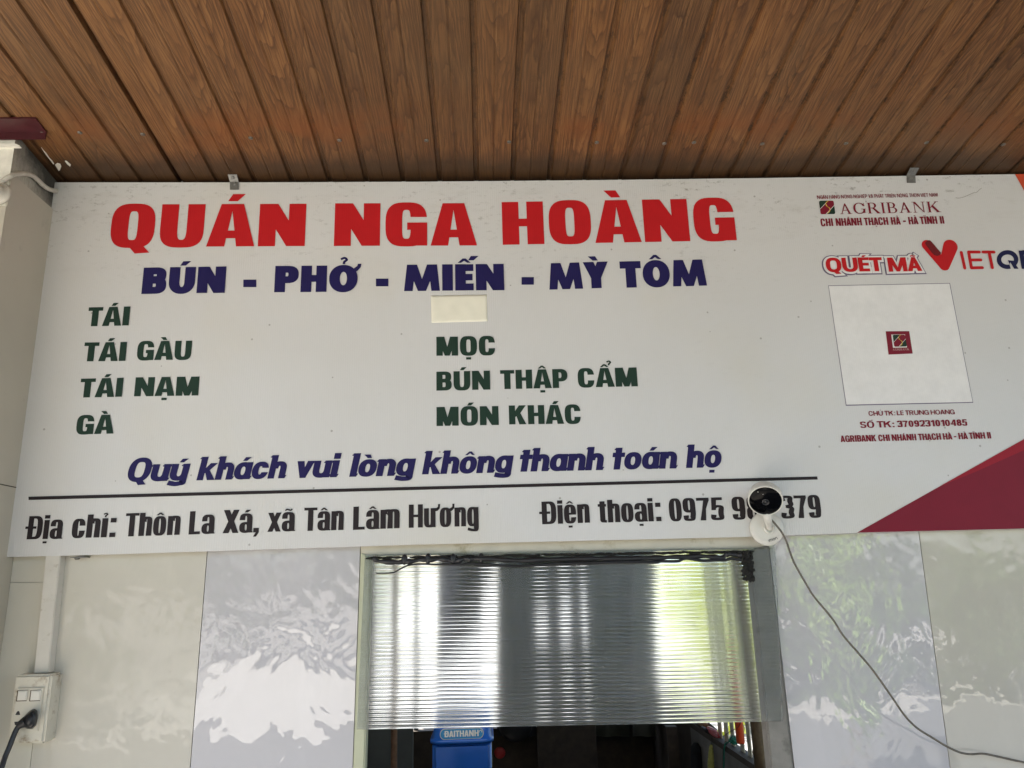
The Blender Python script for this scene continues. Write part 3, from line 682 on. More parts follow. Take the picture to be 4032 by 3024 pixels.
# round cable rose on the pillar and its cable
c0 = PY(-16, 752, PF - .012)
bm = bmesh.new(); lathe(bm, [(.0, 0.0), (.0195, 0.0), (.0205, .004), (.018, .008), (.0125, .009), (.0125, .018), (.010, .021), (0, .022)], (c0.x, PF - .0001, c0.z), (0, -1, 0), 36)
tag(obj('cable_rose', bm, M_wire, None, True), 'round white cable rose on the pillar at the left edge', 'cable rose')
cp = [(-6, 725, 'y'), (18, 708, 'y'), (40, 694, 'y')]
pts = [PY(x, y, PF - .006) for x, y, _ in cp] + [PX(62, 685, XL + .006)] + [PX(x, y, XL + .006) for x, y in ((100, 684), (128, 692), (150, 710), (168, 728), (188, 742), (203, 748), (222, 752))]
bm = bmesh.new(); tube(bm, catmull(pts, 5), .0042, 10)
tag(obj('painted_cable', bm, M_wire, None, True), 'white painted cable curving over the pillar to the board', 'cable')

# ================================================================== ceiling of the porch
GP = .0715
ceil = thing('porch_ceiling', 'sloping porch ceiling of brown wood grain boards with dark grooves', 'ceiling')
bm = bmesh.new(); prof = []
x0g = -22 * GP
for i in range(0, 66):
    gx = x0g + i * GP                                     # groove centre
    deep = .0050; hw = .0042
    if abs(gx - PC(400, 250).x) < GP * .5: deep, hw = .010, .0036     # an opened joint on the left
    prof += [(gx - hw - .0022, 0), (gx - hw, deep), (gx + hw * .55, deep), (gx + hw + .0008, 0)]
    g2x = gx + GP * .46; prof += [(g2x - .0030, 0), (g2x - .0006, .0011), (g2x + .0006, .0011), (g2x + .0016, 0)]      # shallow bead in mid-board
Yb, Yf = .0035, -2.5
A = [bm.verts.new((x, Yb, ceil_z(Yb) + dz)) for x, dz in prof]; B = [bm.verts.new((x, Yf, ceil_z(Yf) + dz)) for x, dz in prof]
for i in range(len(prof) - 1): bm.faces.new((A[i], A[i + 1], B[i + 1], B[i]))
A2 = [bm.verts.new((prof[0][0], Y, ceil_z(Y) + .06)) for Y in (Yb, Yf)]; B2 = [bm.verts.new((prof[-1][0], Y, ceil_z(Y) + .06)) for Y in (Yb, Yf)]
bm.faces.new((A2[0], A2[1], B2[1], B2[0])); bm.faces.new((A[0], B[0], A2[1], A2[0])); bm.faces.new((A[-1], B[-1], B2[1], B2[0]))
bm.faces.new((B[0], *B[1:], B2[1], A2[1]))
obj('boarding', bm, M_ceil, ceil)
def screw_at(p, parent, r=.0042, ax=None, name='screw'):
    bm = bmesh.new(); lathe(bm, [(0, .0), (r, 0.0), (r * .95, .0008), (r * .6, .0018), (r * .25, .0021), (r * .22, .0012), (0, .0012)], p, ax or (0, -CEIL_K, -1), 16)
    return obj(name, bm, M_screw, parent, True)
k = .9114
for zx, zy in ((345, 573), (617, 580), (1083, 596), (1467, 606), (1842, 607), (2200, 613)): screw_at(PC(zx * k, zy * k), ceil)
for zx, zy in ((366, 615), (658, 620), (786, 615), (1081, 621), (1443, 619), (1790, 616), (2122, 624)): screw_at(PC(2016 + zx * k, zy * k), ceil)
# flakes of old plaster stuck to the boards beside the pillar
bm = bmesh.new()
for pts in ([(217, 648), (226, 642), (238, 646), (241, 655), (236, 668), (231, 671), (226, 662)], [(256, 633), (263, 634), (279, 648), (276, 654), (264, 644)], [(163, 580), (170, 590), (183, 604), (196, 622), (207, 634), (213, 645), (209, 644), (199, 630), (180, 606)]):
    q = [PC(x, y, -.0006) for x, y in pts]; hexa(bm, [p + Vector((0, 0, .0004)) for p in q], [p + Vector((0, 0, -.0012)) for p in q])
obj('plaster_flake', bm, M_plaster, ceil)

# maroon angle iron under the ceiling, over the pillar
zf = lambda Y: ceil_z(Y)
xe = PC(199, 534).x
ang = thing('angle_iron', 'maroon painted angle iron screwed under the ceiling above the pillar', 'angle iron')
Yv = PF - .004
bm = bmesh.new(); z1 = zf(Yv) - .0004
box(bm, -1.35, Yv - .003, z1 - .0165, xe, Yv, z1)
hexa(bm, [Vector((x, y, zf(y) - .0003)) for x, y in ((-1.35, Yv - .003), (xe, Yv - .003), (xe, Yv - .036), (-1.35, Yv - .036))],
     [Vector((x, y, zf(y) - .0036)) for x, y in ((-1.35, Yv - .003), (xe, Yv - .003), (xe, Yv - .036), (-1.35, Yv - .036))])
obj('angle_bar', bm, M_maroon, ang)
p = PC(170, 518); screw_at(Vector((p.x, p.y, ceil_z(p.y) - .0037)), ang, .0048)
# rough plaster filling below the angle
bm = bmesh.new(); q = [PY(x, y, PF - .0045) for x, y in ((-60, 566), (0, 563), (30, 566), (50, 561), (76, 572), (78, 577), (-60, 581))]
hexa(bm, [Vector((p.x, PF + .001, p.z)) for p in q], q); o = obj('plaster_fillet', bm, M_plaster, pil)

# ================================================================== the serving window
win = thing('serving_window', 'serving window with a weathered cream head and ribbed clear sheet below the board', 'window')
FY = -.0035
def bar(name, pts, m, label=None, Y0=.024, Y1=FY):
    bm = bmesh.new(); quadslab(bm, pts, Y0, Y1); bmesh.ops.bevel(bm, geom=[e for e in bm.edges if all(abs(v.co.y - Y1) < 1e-4 for v in e.verts)], offset=.0022, segments=2, affect='EDGES')
    o = obj(name, bm, m, win)
    if label: o['label'] = label
jl = lambda y: ext(1421, 2155, 1390, 3024, y); ji = lambda y: ext(1460, 2189, 1436, 3024, y)
ri = lambda y: ext(2952, 2164, 3037, 3024, y); ro = lambda y: ext(3024, 2149, 3124, 3024, y)
BW = 3900
bar('jamb', [jl(2178), ji(2190), ji(BW), jl(BW)], M_fjamb, 'pale green cream jamb on the left')
bar('jamb', [ri(2166), ro(2150), ro(BW), ri(BW)], M_fgrey, 'weathered grey jamb on the right')
bar('head', [(1418, 2130), (3026, 2080), (3026, 2146), (2954, 2163.5), (1461, 2189), (1420, 2176)], M_fhead)
bm = bmesh.new(); box(bm, wx0 + .012, -.02, wz0 - .03, wx1 - .012, .05, wz0 + .02, .003); obj('sill', bm, M_fhead, win)
# strip of old foam and grime in the top right corner and under the head
rr = random.Random(5)
bm = bmesh.new()
for i in range(190):
    u = rr.random(); px_ = 2925 + u * 26 + rr.uniform(-8, 6) + (rr.random() * 22 if rr.random() < .4 else 0); py_ = 2172 + rr.random() ** 1.1 * 112
    lim = 2958 + (py_ - 2172) * .09; px_ = min(px_, lim) - (0 if py_ < 2230 else -8 * (py_ - 2230) / 60); p = PY(px_, py_, -.0115 + rr.uniform(-.003, .002)); s_ = rr.uniform(.0018, .0042)
    r_ = bmesh.ops.create_icosphere(bm, subdivisions=1, radius=s_)
    for v in r_['verts']: v.co = v.co * rr.uniform(.6, 1.4) + p
obj('foam_strip', bm, M_dirtblk, win)
bm = bmesh.new(); top_line = []
for i in range(130):
    u = i / 129; x = 1465 + u * 1480; yl = 2196 - u * 26
    if rr.random() < .82:
        p = PY(x, yl + rr.uniform(-1, 4), -.0105); r_ = bmesh.ops.create_icosphere(bm, subdivisions=1, radius=rr.uniform(.0022, .0042))
        for v in r_['verts']: v.co = Vector((v.co.x * 3.2, v.co.y, v.co.z * .6)) + p
obj('sealant_residue', bm, M_dirtblk, win)

# ribbed clear sheet across the window
PYF = -.0085; pitch = .00615
tl, tr_, br_, bl_ = PY(1437, 2184, PYF), PY(3052, 2155, PYF), PY(3083, 2840, PYF), PY(1405, 2873, PYF)
nrib = int(round((tl.z - bl_.z) / pitch)); NS = 10
bm = bmesh.new(); rows_f, rows_b = [], []
for i in range(nrib * NS + 1):
    u = i / (nrib * NS); ph = (i % NS) / NS
    dy = .00015 * math.cos(2 * math.pi * ph) + .00009 * math.cos(4 * math.pi * ph + .6)
    # slight unevenness of the extrusion
    dy *= 1 + .25 * math.sin(i / NS * 1.7) * math.sin(i / NS * .37)
    a, b = tl.lerp(bl_, u), tr_.lerp(br_, u)
    rows_f.append([bm.verts.new((q.x, PYF + dy, q.z)) for q in (a, b)])
for i in range(len(rows_f) - 1):
    f = bm.faces.new((rows_f[i][0], rows_f[i + 1][0], rows_f[i + 1][1], rows_f[i][1])); f.smooth = True
def nf(*c): bm.faces.new([bm.verts.new(Vector(p)) for p in c])
bk = lambda q: Vector((q.x, PYF + .0042, q.z)); fr_ = lambda q: Vector((q.x, PYF + .0004, q.z))
nf(bk(tl), bk(tr_), bk(br_), bk(bl_)); nf(fr_(tl), fr_(tr_), bk(tr_), bk(tl)); nf(fr_(bl_), bk(bl_), bk(br_), fr_(br_)); nf(fr_(tl), bk(tl), bk(bl_), fr_(bl_)); nf(fr_(tr_), fr_(br_), bk(br_), bk(tr_))
want = {0: (0, 1, 0), 1: (0, 0, 1), 2: (0, 0, -1), 3: (-1, 0, 0), 4: (1, 0, 0)}
bm.normal_update(); bm.faces.ensure_lookup_table(); nb = len(bm.faces) - 5
for i, f in enumerate(bm.faces):
    wv_ = Vector((0, -1, 0)) if i < nb else Vector(want[i - nb])
    if f.normal.dot(wv_) < 0: f.normal_flip()
o = obj('ribbed_sheet', bm, M_poly, win, norm=False)

# black cables sagging across the head of the window
def zc_(pts): return [PY(1380 + x * .2351, 2100 + y * .2351, -.0135) for x, y in pts]
def zd_(pts): return [PY(2600 + x * .2712, 2050 + y * .2712, -.0135) for x, y in pts]
def ze_(pts): return [PY(1600 + x * .6329, 1650 + y * .6329, -.0135) for x, y in pts]
main = zc_([(395, 405), (450, 460), (600, 472), (800, 488), (900, 465), (1000, 472), (1180, 440), (1290, 440), (1420, 435), (1560, 432), (1690, 460), (1760, 470), (1850, 440), (1930, 420), (2050, 440)]) + ze_([(380, 868), (470, 868), (560, 872), (700, 880), (830, 875), (970, 872), (1100, 868), (1180, 868), (1265, 868), (1400, 868), (1500, 864)]) + zd_([(0, 540), (200, 528), (400, 524), (620, 516), (780, 530), (900, 540), (935, 505), (980, 486), (1060, 490), (1130, 500), (1180, 495)])
bm = bmesh.new(); tube(bm, catmull(main, 4), [.0041 * (1 + .35 * math.sin(i * .9) * math.sin(i * .23)) for i in range((len(main) - 1) * 4 + 1)], 8)
for x, y in ((905, 440), (1300, 425), (1720, 430), (2190, 420)):
    p = zc_([(x, y)])[0]; r_ = bmesh.ops.create_icosphere(bm, subdivisions=2, radius=.0062)
    for v in r_['verts']: v.co = Vector((v.co.x * .9, v.co.y * .7, v.co.z * 1.5)) + p
tag(obj('window_cable', bm, M_blk, None, True), 'thick knotted black cable strung across the top of the window', 'cable')
thin = zc_([(430, 672), (560, 668), (660, 666), (740, 650), (830, 600), (930, 548), (1040, 525), (1200, 515), (1400, 520), (1600, 518), (1850, 522), (1990, 508), (2160, 508)]) + ze_([(420, 905), (520, 905), (640, 914), (760, 912), (900, 902), (1000, 898), (1160, 895), (1300, 890), (1460, 888), (1560, 890)]) + zd_([(0, 590), (130, 592), (260, 588), (330, 555), (400, 550), (500, 566), (640, 582), (800, 572), (930, 575), (1030, 550), (1100, 560), (1180, 572)])
thin = [p + Vector((0, -.001, 0)) for p in thin]
bm = bmesh.new(); tube(bm, catmull(thin, 4), [.0009 + .0016 * min(1, i / 70) for i in range((len(thin) - 1) * 4 + 1)], 6)
tag(obj('window_cable', bm, M_blk, None, True), 'thin black wire sagging just below the thick cable on the window', 'cable')

# ================================================================== the menu board
sign = thing('menu_board', 'long white printed menu board with red title, green dishes and bank corner', 'menu board')
top = [(213, 718), (1000, 718), (1650, 715.5), (2400, 708.5), (3000, 701), (3600, 692), (4000, 685.8), (4700, 672)]
bot = [(4900, 2058), (4032, 2082), (3370, 2098.5), (2930, 2114), (1650, 2144), (300, 2187), (20, 2193)]
q = [PY(x, y, SIGN_Y) for x, y in top + bot]
bm = bmesh.new(); hexa(bm, [Vector((p.x, SIGN_Y + .006, p.z)) for p in q], q); obj('sheet', bm, M_sign, sign)
for xx in (-.72, -.2, .45, 1.1):                         # battens that hold the sheet off the wall
    bm = bmesh.new(); box(bm, xx, -.0139, 1.72, xx + .03, -.0003, 2.33); obj('batten', bm, M_dkwood, sign)

SA = dict(s=.395, t=.18, n=3.0, k=1.0, g=.125, sp=.4, ms=.95, mg=.065, mt=1.15, apex=.52)
SAG = dict(s=.335, t=.18, n=3.0, k=.90, g=.10, sp=.36, ms=.86, mg=.05, mt=1.1, apex=.43)
SB = dict(s=.385, t=.26, n=2.15, ni=2.0, k=.95, g=.085, sp=.36, ms=.92, mg=.055, splay=True, round=True, apex=.38)
SC = dict(s=.295, t=.19, n=2.3, k=.98, g=.03, sp=.3, xh=.72, slant=.20, single=True, nib=.075, ms=.86, mg=.06, dw=.6, nodot=False)
SD = dict(s=.225, t=.11, n=3.0, k=.66, g=.055, sp=.25, xh=.82, ms=.62, mg=.05, dw=.53, apex=.30)
SDl = dict(SD, k=.64)
SE = dict(s=.20, t=.165, n=2.4, k=.78, g=.085, sp=.26, ms=.62, mg=.06, dw=.56, xh=.72, apex=.22)
SEn = dict(SE, s=.19, k=.62, g=.075, n=3.0)
SEb = dict(SE, s=.235, k=.64, g=.06, n=2.8)

def line(name, ink, words, S, cap, label=None, y0=None):
    for text, L, Rr, *o in words:
        bm = bmesh.new(); word(bm, text, L, Rr, dict(S, **(o[0] if o else {})), o[1] if len(o) > 1 else cap, y0)
        obj(name, bm, ink, sign, norm=False)
line('title_word', I_red, [('QUÁN', (433.4, 931.6, 974), (1203, 900, 969.3)), ('NGA', (1314.5, 969, 969), (1878.5, 967, 967)), ('HOÀNG', (1979.7, 964.5, 964.5), (2900.6, 946.8, 946.8))], SA, 167)
hy = lambda xa, xb, ya, yb: [(xa, ya), (xb, ya), (xb, yb), (xa, yb)]
ob = line('noodle_word', I_navy, [('BÚN', (556.7, 1158, 1158.2), (885.4, 1153.4, 1153.4)), ('PHỞ', (1079.5, 1151.3, 1151.3), (1423, 1045, 1149)), ('MIẾN', (1591, 1146.8, 1146.8), (1986, 1143, 1143)), ('MỲ', (2163.3, 1141, 1141), (2392.4, 1034, 1134)), ('TÔM', (2438.6, 1033.5, 1134), (2783.5, 1125, 1125.3))], SB, 103.5)
for h_ in (hy(958, 1009, 1101, 1130), hy(1480, 1529, 1097, 1127), hy(2053.8, 2102, 1091, 1120.5)):
    bm = bmesh.new(); quadslab(bm, h_, SIGN_Y - .0003, SIGN_Y - .0009); obj('hyphen', bm, I_navy, sign)
line('dish_word', I_green, [('TÁI', (350.6, 1211.4, 1285.4), (513, 1225, 1282)), ('TÁI', (334.8, 1346.8, 1423.4), (500.5, 1360, 1421.5)), ('GÀU', (540.5, 1386.7, 1419), (757.6, 1345, 1416)),
    ('TÁI', (320.3, 1488, 1565.8), (487, 1500, 1562.5)), ('NẠM', (527.8, 1560.7, 1561), (781, 1557.6, 1557.6)), ('GÀ', (302, 1674.7, 1710.7), (447.5, 1707.6, 1707.6)),
    ('MỌC', (1718.4, 1401.3, 1401.3), (1948.7, 1361.4, 1398.7)), ('BÚN', (1718.4, 1538.6, 1538.6), (1930.4, 1534.2, 1534.2)), ('THẬP', (1969, 1460.7, 1532.8), (2234, 1481.6, 1527.5)), ('CẨM', (2274.7, 1488, 1526), (2511.4, 1521.5, 1521.5)),
    ('MÓN', (1719, 1677.8, 1677.8), (1964, 1673.4, 1673.4)), ('KHÁC', (2005, 1671.5, 1671.5), (2285.4, 1627, 1668.3))], SAG, 74.5)
line('slogan_word', I_navy, [('Quý', (503.8, 1865, 1897), (752.5, 1815.8, 1892)), ('khách', (773.4, 1891.8, 1891.8), (1129, 1859, 1883)), ('vui', (1172, 1815.8, 1882.5), (1344, 1858.8, 1878.5)), ('lòng', (1374.7, 1877.8, 1877.8), (1638.6, 1802, 1872)),
    ('không', (1661.4, 1868.3, 1868.3), (2022.8, 1792.4, 1860)), ('thanh', (2048, 1857.6, 1857.6), (2379.7, 1843, 1851)), ('toán', (2414.5, 1849.4, 1849.4), (2668.3, 1830.4, 1844.5)), ('hộ', (2701, 1843, 1843), (2840.5, 1802, 1840))], SC, 92)
bm = bmesh.new(); quadslab(bm, [(112, 1955.8), (3218, 1876), (3220, 1888), (112.5, 1968.6)], SIGN_Y - .0002, SIGN_Y - .0009); obj('rule', bm, I_black, sign)
line('address_word', I_black, [('Địa', (99.4, 2090, 2124), (253, 2054, 2121)), ('chỉ:', (284.8, 2076.6, 2119), (457, 2080, 2114.5)), ('Thôn', (496.8, 2030, 2112.7), (707.6, 2105, 2105.5)), ('La', (742.4, 2105, 2105), (845, 2100, 2101)), ('Xá,', (876.6, 2100, 2100), (1019, 2095, 2096)),
    ('xã', (1053, 2094.3, 2094.3), (1162, 2091, 2091)), ('Tân', (1198.7, 2010, 2091), (1352.5, 2086.7, 2086.7)), ('Lâm', (1389.8, 2086.7, 2086.7), (1573.4, 2079, 2079.5)), ('Hương', (1609.5, 2078.5, 2078.5), (1884.8, 2055, 2071))], SD, 91)
line('phone_word', I_black, [('Điện', (2124, 2040, 2065), (2322.8, 2058, 2058)), ('thoại:', (2354.4, 2014, 2058.5), (2604.4, 2052, 2052)), ('0975', (2633.5, 2004, 2053), (2851.2, 2017, 2047)), ('98', (2879.6, 1980, 2046.5), (2990, 1990, 2044)), ('379', (3074.9, 2017, 2042), (3233.3, 2017, 2038))], SD, 89)

# bank corner
bz = lambda X, Y: (3200 + X * .2532, 740 + Y * .2532)
line('bank_text', I_maroon, [('NGÂN HÀNG NÔNG NGHIỆP VÀ PHÁT TRIỂN NÔNG THÔN VIỆT NAM', (3217.7, 784, 784.3), (3692, 774.7, 774.7), dict(k=.62, s=.15, t=.13, g=.10, sp=.30, mg=.03, ms=.4), 14), 
    ('CHI NHÁNH THẠCH HÀ - HÀ TĨNH II', (3231.2, 880, 891.4), (3718.3, 881.3, 881.3), dict(k=.56, s=.20, g=.075, sp=.26, n=3.2), 29.6)], SE, 14)
# serif word beside the emblem
def serif(ch):
    s, h = .155, .055; Z = .04
    def stem(x, top=True): return [rect(x, 0, x + s, 1)] + [rect(x - .09, 0, x + s + .09, Z), rect(x - .09, 1 - Z, x + s + .09, 1)]
    if ch == 'I': return .33, stem(.09)
    if ch == 'A': return .98, [poly((.12, 0), (.19, 0), (.51, .86), (.46, 1)), poly((.70, 0), (.88, 0), (.52, 1), (.44, .98)), rect(.26, .32, .72, .32 + h), rect(.02, 0, .30, Z), rect(.60, 0, .98, Z)]
    if ch == 'G': return .98, [arcs(.48, .5, .48, .52, s * 1.05, .06, 2.1, 0, 0, 36, 2.1, .72, .28), rect(.76, .06, .76 + s, .42), rect(.62, .42, 1.0, .42 + Z), rect(.84, .70, .89, .98)]
    if ch == 'R': return .95, stem(.09) + [dbowl(.2, .48, .72, 1, s, .05, 2.1), poly((.36, .50), (.55, .50), (.97, 0), (.74, 0)), rect(.74, 0, 1.02, Z)]
    if ch == 'B': return .80, stem(.09) + [dbowl(.2, .50, .70, 1, s, .05, 2.1), dbowl(.2, 0, .80, .545, s, .05, 2.1)]
    if ch == 'N': return 1.02, [rect(.14, 0, .20, 1), rect(.84, 0, .90, 1), poly((.08, 1), (.28, 1), (.90, 0), (.84, 0)), rect(.02, 0, .32, Z), rect(.72, 1 - Z, 1.02, 1), rect(-.02, 1 - Z, .2, 1)]
    if ch == 'K': return 1.0, stem(.09) + [poly((.22, .42), (.30, .42), (.84, 1), (.74, 1)), poly((.34, .56), (.50, .66), (.98, 0), (.76, 0)), rect(.64, 1 - Z, .95, 1), rect(.68, 0, 1.06, Z)]
def serif_word(bm, text, L, Rr, cap, y0=None):
    x = 0; pr = []
    for ch in text:
        W, P = serif(ch); pr += [(q[0],) + tuple([(a + x, b) for a, b in part] for part in q[1:]) for q in P]; x += W + .13
    xs = [p[0] for q in pr for part in q[1:] for p in part]; a, b = min(xs), max(xs)
    p0, p1 = PY(L[0], L[1], SIGN_Y), PY(Rr[0], Rr[1], SIGN_Y); h = PY(L[0], L[1] - cap, SIGN_Y).z - p0.z
    put(bm, pr, lambda p: (p0.x + (p1.x - p0.x) * (p[0] - a) / (b - a), p0.z + (p1.z - p0.z) * (p[0] - a) / (b - a) + p[1] * h), SIGN_Y - .0006 if y0 is None else y0)
bm = bmesh.new(); serif_word(bm, 'AGRIBANK', (3307.6, 843.8), (3705, 835.7), 42); obj('bank_name_lettering', bm, I_maroon, sign, norm=False)
def emblem(tlp, trp, brp, blp, y, name='emblem'):
    Pq = [PY(x, yy, SIGN_Y) for x, yy in (tlp, trp, brp, blp)]
    def B(u, v): a = Pq[0].lerp(Pq[1], u); b = Pq[3].lerp(Pq[2], u); c = a.lerp(b, v); return (c.x, c.z)
    bm = bmesh.new(); idx = []
    def add(pts, mi, dy):
        f = bm.faces.new([bm.verts.new((B(u, v)[0], y - dy, B(u, v)[1])) for u, v in pts]); f.material_index = mi; f.normal_update()
        if f.normal.y > 0: f.normal_flip()
    r_ = .07
    full = [(r_, 0), (1 - r_, 0), (1, r_), (1, 1 - r_), (1 - r_, 1), (r_, 1), (0, 1 - r_), (0, r_)]
    add(full, 0, 0)
    add([(r_, 0), (.62, 0), (.0, .62), (0, r_)], 1, .0002); add([(1, .36), (1, 1 - r_), (1 - r_, 1), (.36, 1)], 1, .0002)
    add([(.60, 0), (.64, 0), (0, .64), (0, .60)], 2, .0004); add([(1, .34), (1, .38), (.38, 1), (.34, 1)], 2, .0004)
    wav = [(.60, 0), (.44, .14), (.40, .28), (.44, .40), (.56, .50), (.64, .60), (.62, .74), (.50, .90), (.42, 1.0)]
    for i in range(len(wav) - 1):
        (a, b), (c, d) = wav[i], wav[i + 1]; w_ = .045 if i % 2 else .075
        add([(a, b), (a + w_, b), (c + w_, d), (c, d)], 3, .0006)
    o = bpy.data.meshes.new(name); bm.to_mesh(o); bm.free(); return link(name, o, [I_maroon, I_green, I_wht, I_gold], sign)
emblem((3224, 791.4), (3281.8, 790.6), (3288.6, 843.3), (3231, 844.3), SIGN_Y - .0006)

# scan-to-pay heading with its outline
hd = [('QUÉT', (3248.9, 1044, 1073.5), (3467.8, 1017.8, 1070), dict(k=.92, s=.265, t=.20, g=.05, mg=.03, ms=.7)), ('MÃ', (3498, 1072, 1072), (3628.8, 1069.3, 1069.3), dict(k=.92, s=.27, t=.20, g=.06, mg=.03, ms=.7))]
for nm, ink, gr, yy in (('heading_outline', I_pur, .20, SIGN_Y - .0004), ('heading_outline', I_wht, .13, SIGN_Y - .0016), ('heading_lettering', I_red, 0, SIGN_Y - .0028)):
    for t_, L, Rr, o_ in hd:
        bm = bmesh.new(); word(bm, t_, L, Rr, dict(SE, **o_), 55, yy, gr); obj(nm, bm, ink, sign, norm=False)
# rounded V mark and the words beside it
vz_ = lambda X, Y: (3200 + X * .3761, 920 + Y * .3761)
def capsule(bm, A, ra, B, rb, y, k=18):
    a, b = PY(*vz_(*A), SIGN_Y), PY(*vz_(*B), SIGN_Y); sc = PY(*vz_(A[0] + 10, A[1]), SIGN_Y).x - a.x; ra *= sc / 10; rb *= sc / 10
    d = math.atan2(b.z - a.z, b.x - a.x)
    pts = [(a.x + math.cos(d + math.pi / 2 + math.pi * i / k) * ra, a.z + math.sin(d + math.pi / 2 + math.pi * i / k) * ra) for i in range(k + 1)] + [(b.x + math.cos(d - math.pi / 2 + math.pi * i / k) * rb, b.z + math.sin(d - math.pi / 2 + math.pi * i / k) * rb) for i in range(k + 1)]
    f = bm.faces.new([bm.verts.new((x, y, z)) for x, z in pts]); f.normal_update()
    if f.normal.y > 0: f.normal_flip()
bm = bmesh.new(); capsule(bm, (1198, 122), 58, (1376, 336), 52, SIGN_Y - .0006); capsule(bm, (1440, 136), 75, (1376, 336), 54, SIGN_Y - .0008); obj('v_mark', bm, I_red, sign, norm=False)
bm = bmesh.new(); f = bm.faces.new([bm.verts.new((p.x, SIGN_Y - .0011, p.z)) for p in [PY(*vz_(*c), SIGN_Y) for c in ((1188, 82), (1205, 71), (1226, 72), (1243, 88), (1342, 205), (1326, 228), (1300, 236), (1270, 228), (1246, 205), (1180, 118), (1172, 98))]]); f.normal_update()
if f.normal.y > 0: f.normal_flip()
obj('v_mark_shade', bm, I_dkred, sign, norm=False)
bm = bmesh.new(); y_ = SIGN_Y - .0006
for i, (A_, B_) in enumerate((((1554, 198), (1590, 362)), ((1630, 194), (1660, 360)), ((1630, 194), (1740, 194)), ((1650, 277), (1757, 277)), ((1660, 360), (1773, 358)), ((1781, 195), (1894, 195)), ((1843, 198), (1877, 358)))):
    capsule(bm, A_, 16, B_, 16, y_ - .0001 * i, 8)
obj('pay_lettering', bm, I_red, sign, norm=False)
def lit(bm, prs):
    def fx(p): q = PY(*vz_(p[0], -p[1]), SIGN_Y); return (q.x, q.z)
    put(bm, prs, fx, y_)
bm = bmesh.new(); lit(bm, [arcs(2038, -273, 113, 99, 47, 46, 2.0, -.75, 5.02, 40), poly((2040, -279), (2098, -285), (2152, -368), (2108, -370), (2066, -300), (2060, -322)), poly((2152, -179), (2200, -179), (2235, -370), (2186, -370)), arcs(2262, -235, 62, 58, 46, 44, 2, -1.6, 1.6, 20), rect(2190, -222, 2268, -177), rect(2200, -294, 2268, -250), poly((2230, -292), (2285, -292), (2345, -372), (2290, -372))])
obj('pay_lettering', bm, I_bluek, sign, norm=False)
# white field with a thin border (its code is left out), maroon tile in the middle
def quadf(name, pts, ink, y, th=.0003):
    bm = bmesh.new(); quadslab(bm, pts, y + th, y); return obj(name, bm, ink, sign)
quadf('code_border', [(3261.5, 1124), (3740.5, 1114.5), (3832, 1586), (3331, 1597.5)], I_pur, SIGN_Y - .0005)
quadf('code_field', [(3263.5, 1126.0), (3738.5, 1116.5), (3829.6, 1582.6), (3333, 1593.4)], I_wht, SIGN_Y - .0009)
quadf('code_tile', [(3487.7, 1304.5), (3580, 1303.8), (3593.8, 1392), (3499, 1396)], I_maroon, SIGN_Y - .0014)
lz = lambda X, Y: (3200 + X * .3761, 1300 + Y * .3761)
bm = bmesh.new(); quadslab(bm, [lz(823, 46), lz(966, 44), lz(988, 180), lz(842, 184)], SIGN_Y - .0014, SIGN_Y - .0018); obj('emblem_border', bm, I_wht, sign)
emblem(lz(831, 53), lz(960, 51), lz(980, 174), lz(848, 177), SIGN_Y - .0022)
bm = bmesh.new(); serif_word(bm, 'AGRIBANK', lz(833, 217), lz(1006, 214), 8.0, SIGN_Y - .0020); obj('tile_lettering', bm, I_pink, sign, norm=False)
line('account_text', I_maroon, [('CHỦ TK: LE TRUNG HOANG', (3419.3, 1629, 1637.7), (3757.8, 1623.4, 1631), dict(k=.80, s=.185, sp=.24), 18.3), ('SỐ TK: 3709231010485', (3386.9, 1677, 1685.5), (3807.4, 1664.8, 1676), dict(k=.84, s=.22, sp=.26), 24.8),
    ('AGRIBANK CHI NHÁNH THẠCH HÀ - HÀ TĨNH II', (3310.2, 1740.8, 1741), (3902.2, 1726.9, 1727), dict(k=.64, s=.22, g=.06, sp=.24), 25.3)], SE, 20)
# red printed corners
lo = lambda x: 2098.5 - (x - 3370) * .0249
bm = bmesh.new(); e_ = SIGN_Y - .0006
def flatpoly(bm, pts, y, mi=0):
    f = bm.faces.new([bm.verts.new((p.x, y, p.z)) for p in [PY(a, b, SIGN_Y) for a, b in pts]]); f.material_index = mi; f.normal_update()
    if f.normal.y > 0: f.normal_flip()
flatpoly(bm, [(3374, 2097.6), (4900, 1243), (4900, 2060)], e_, 0)
flatpoly(bm, [(3700, 1914.5), (4900, 1243), (4900, 1292), (4032, 1772), (3840, 1858)], e_ - .0003, 1)
me = bpy.data.meshes.new('corner_band'); bm.to_mesh(me); bm.free(); link('corner_band', me, [mat_ink('crimson_ink', (.195, .010, .026)), mat_ink('bright_crimson_ink', (.30, .012, .026))], sign)
bm = bmesh.new(); flatpoly(bm, [(3995.6, 686.5), (4700, 673), (4700, 1950)], e_); obj('corner_band', bm, I_orange, sign, norm=False)
# fine crease in the sheet near the top right
bm = bmesh.new(); pts = [PY(3500 + x * .2412, 640 + y * .2412, SIGN_Y - .0001) for x, y in ((1090, 575), (1150, 580), (1230, 560), (1310, 525), (1380, 495), (1430, 488), (1470, 450), (1510, 420))]
tube(bm, catmull(pts, 4), .00045, 5); obj('crease', bm, mat('crease_grey', (.25, .23, .2), .8), sign)

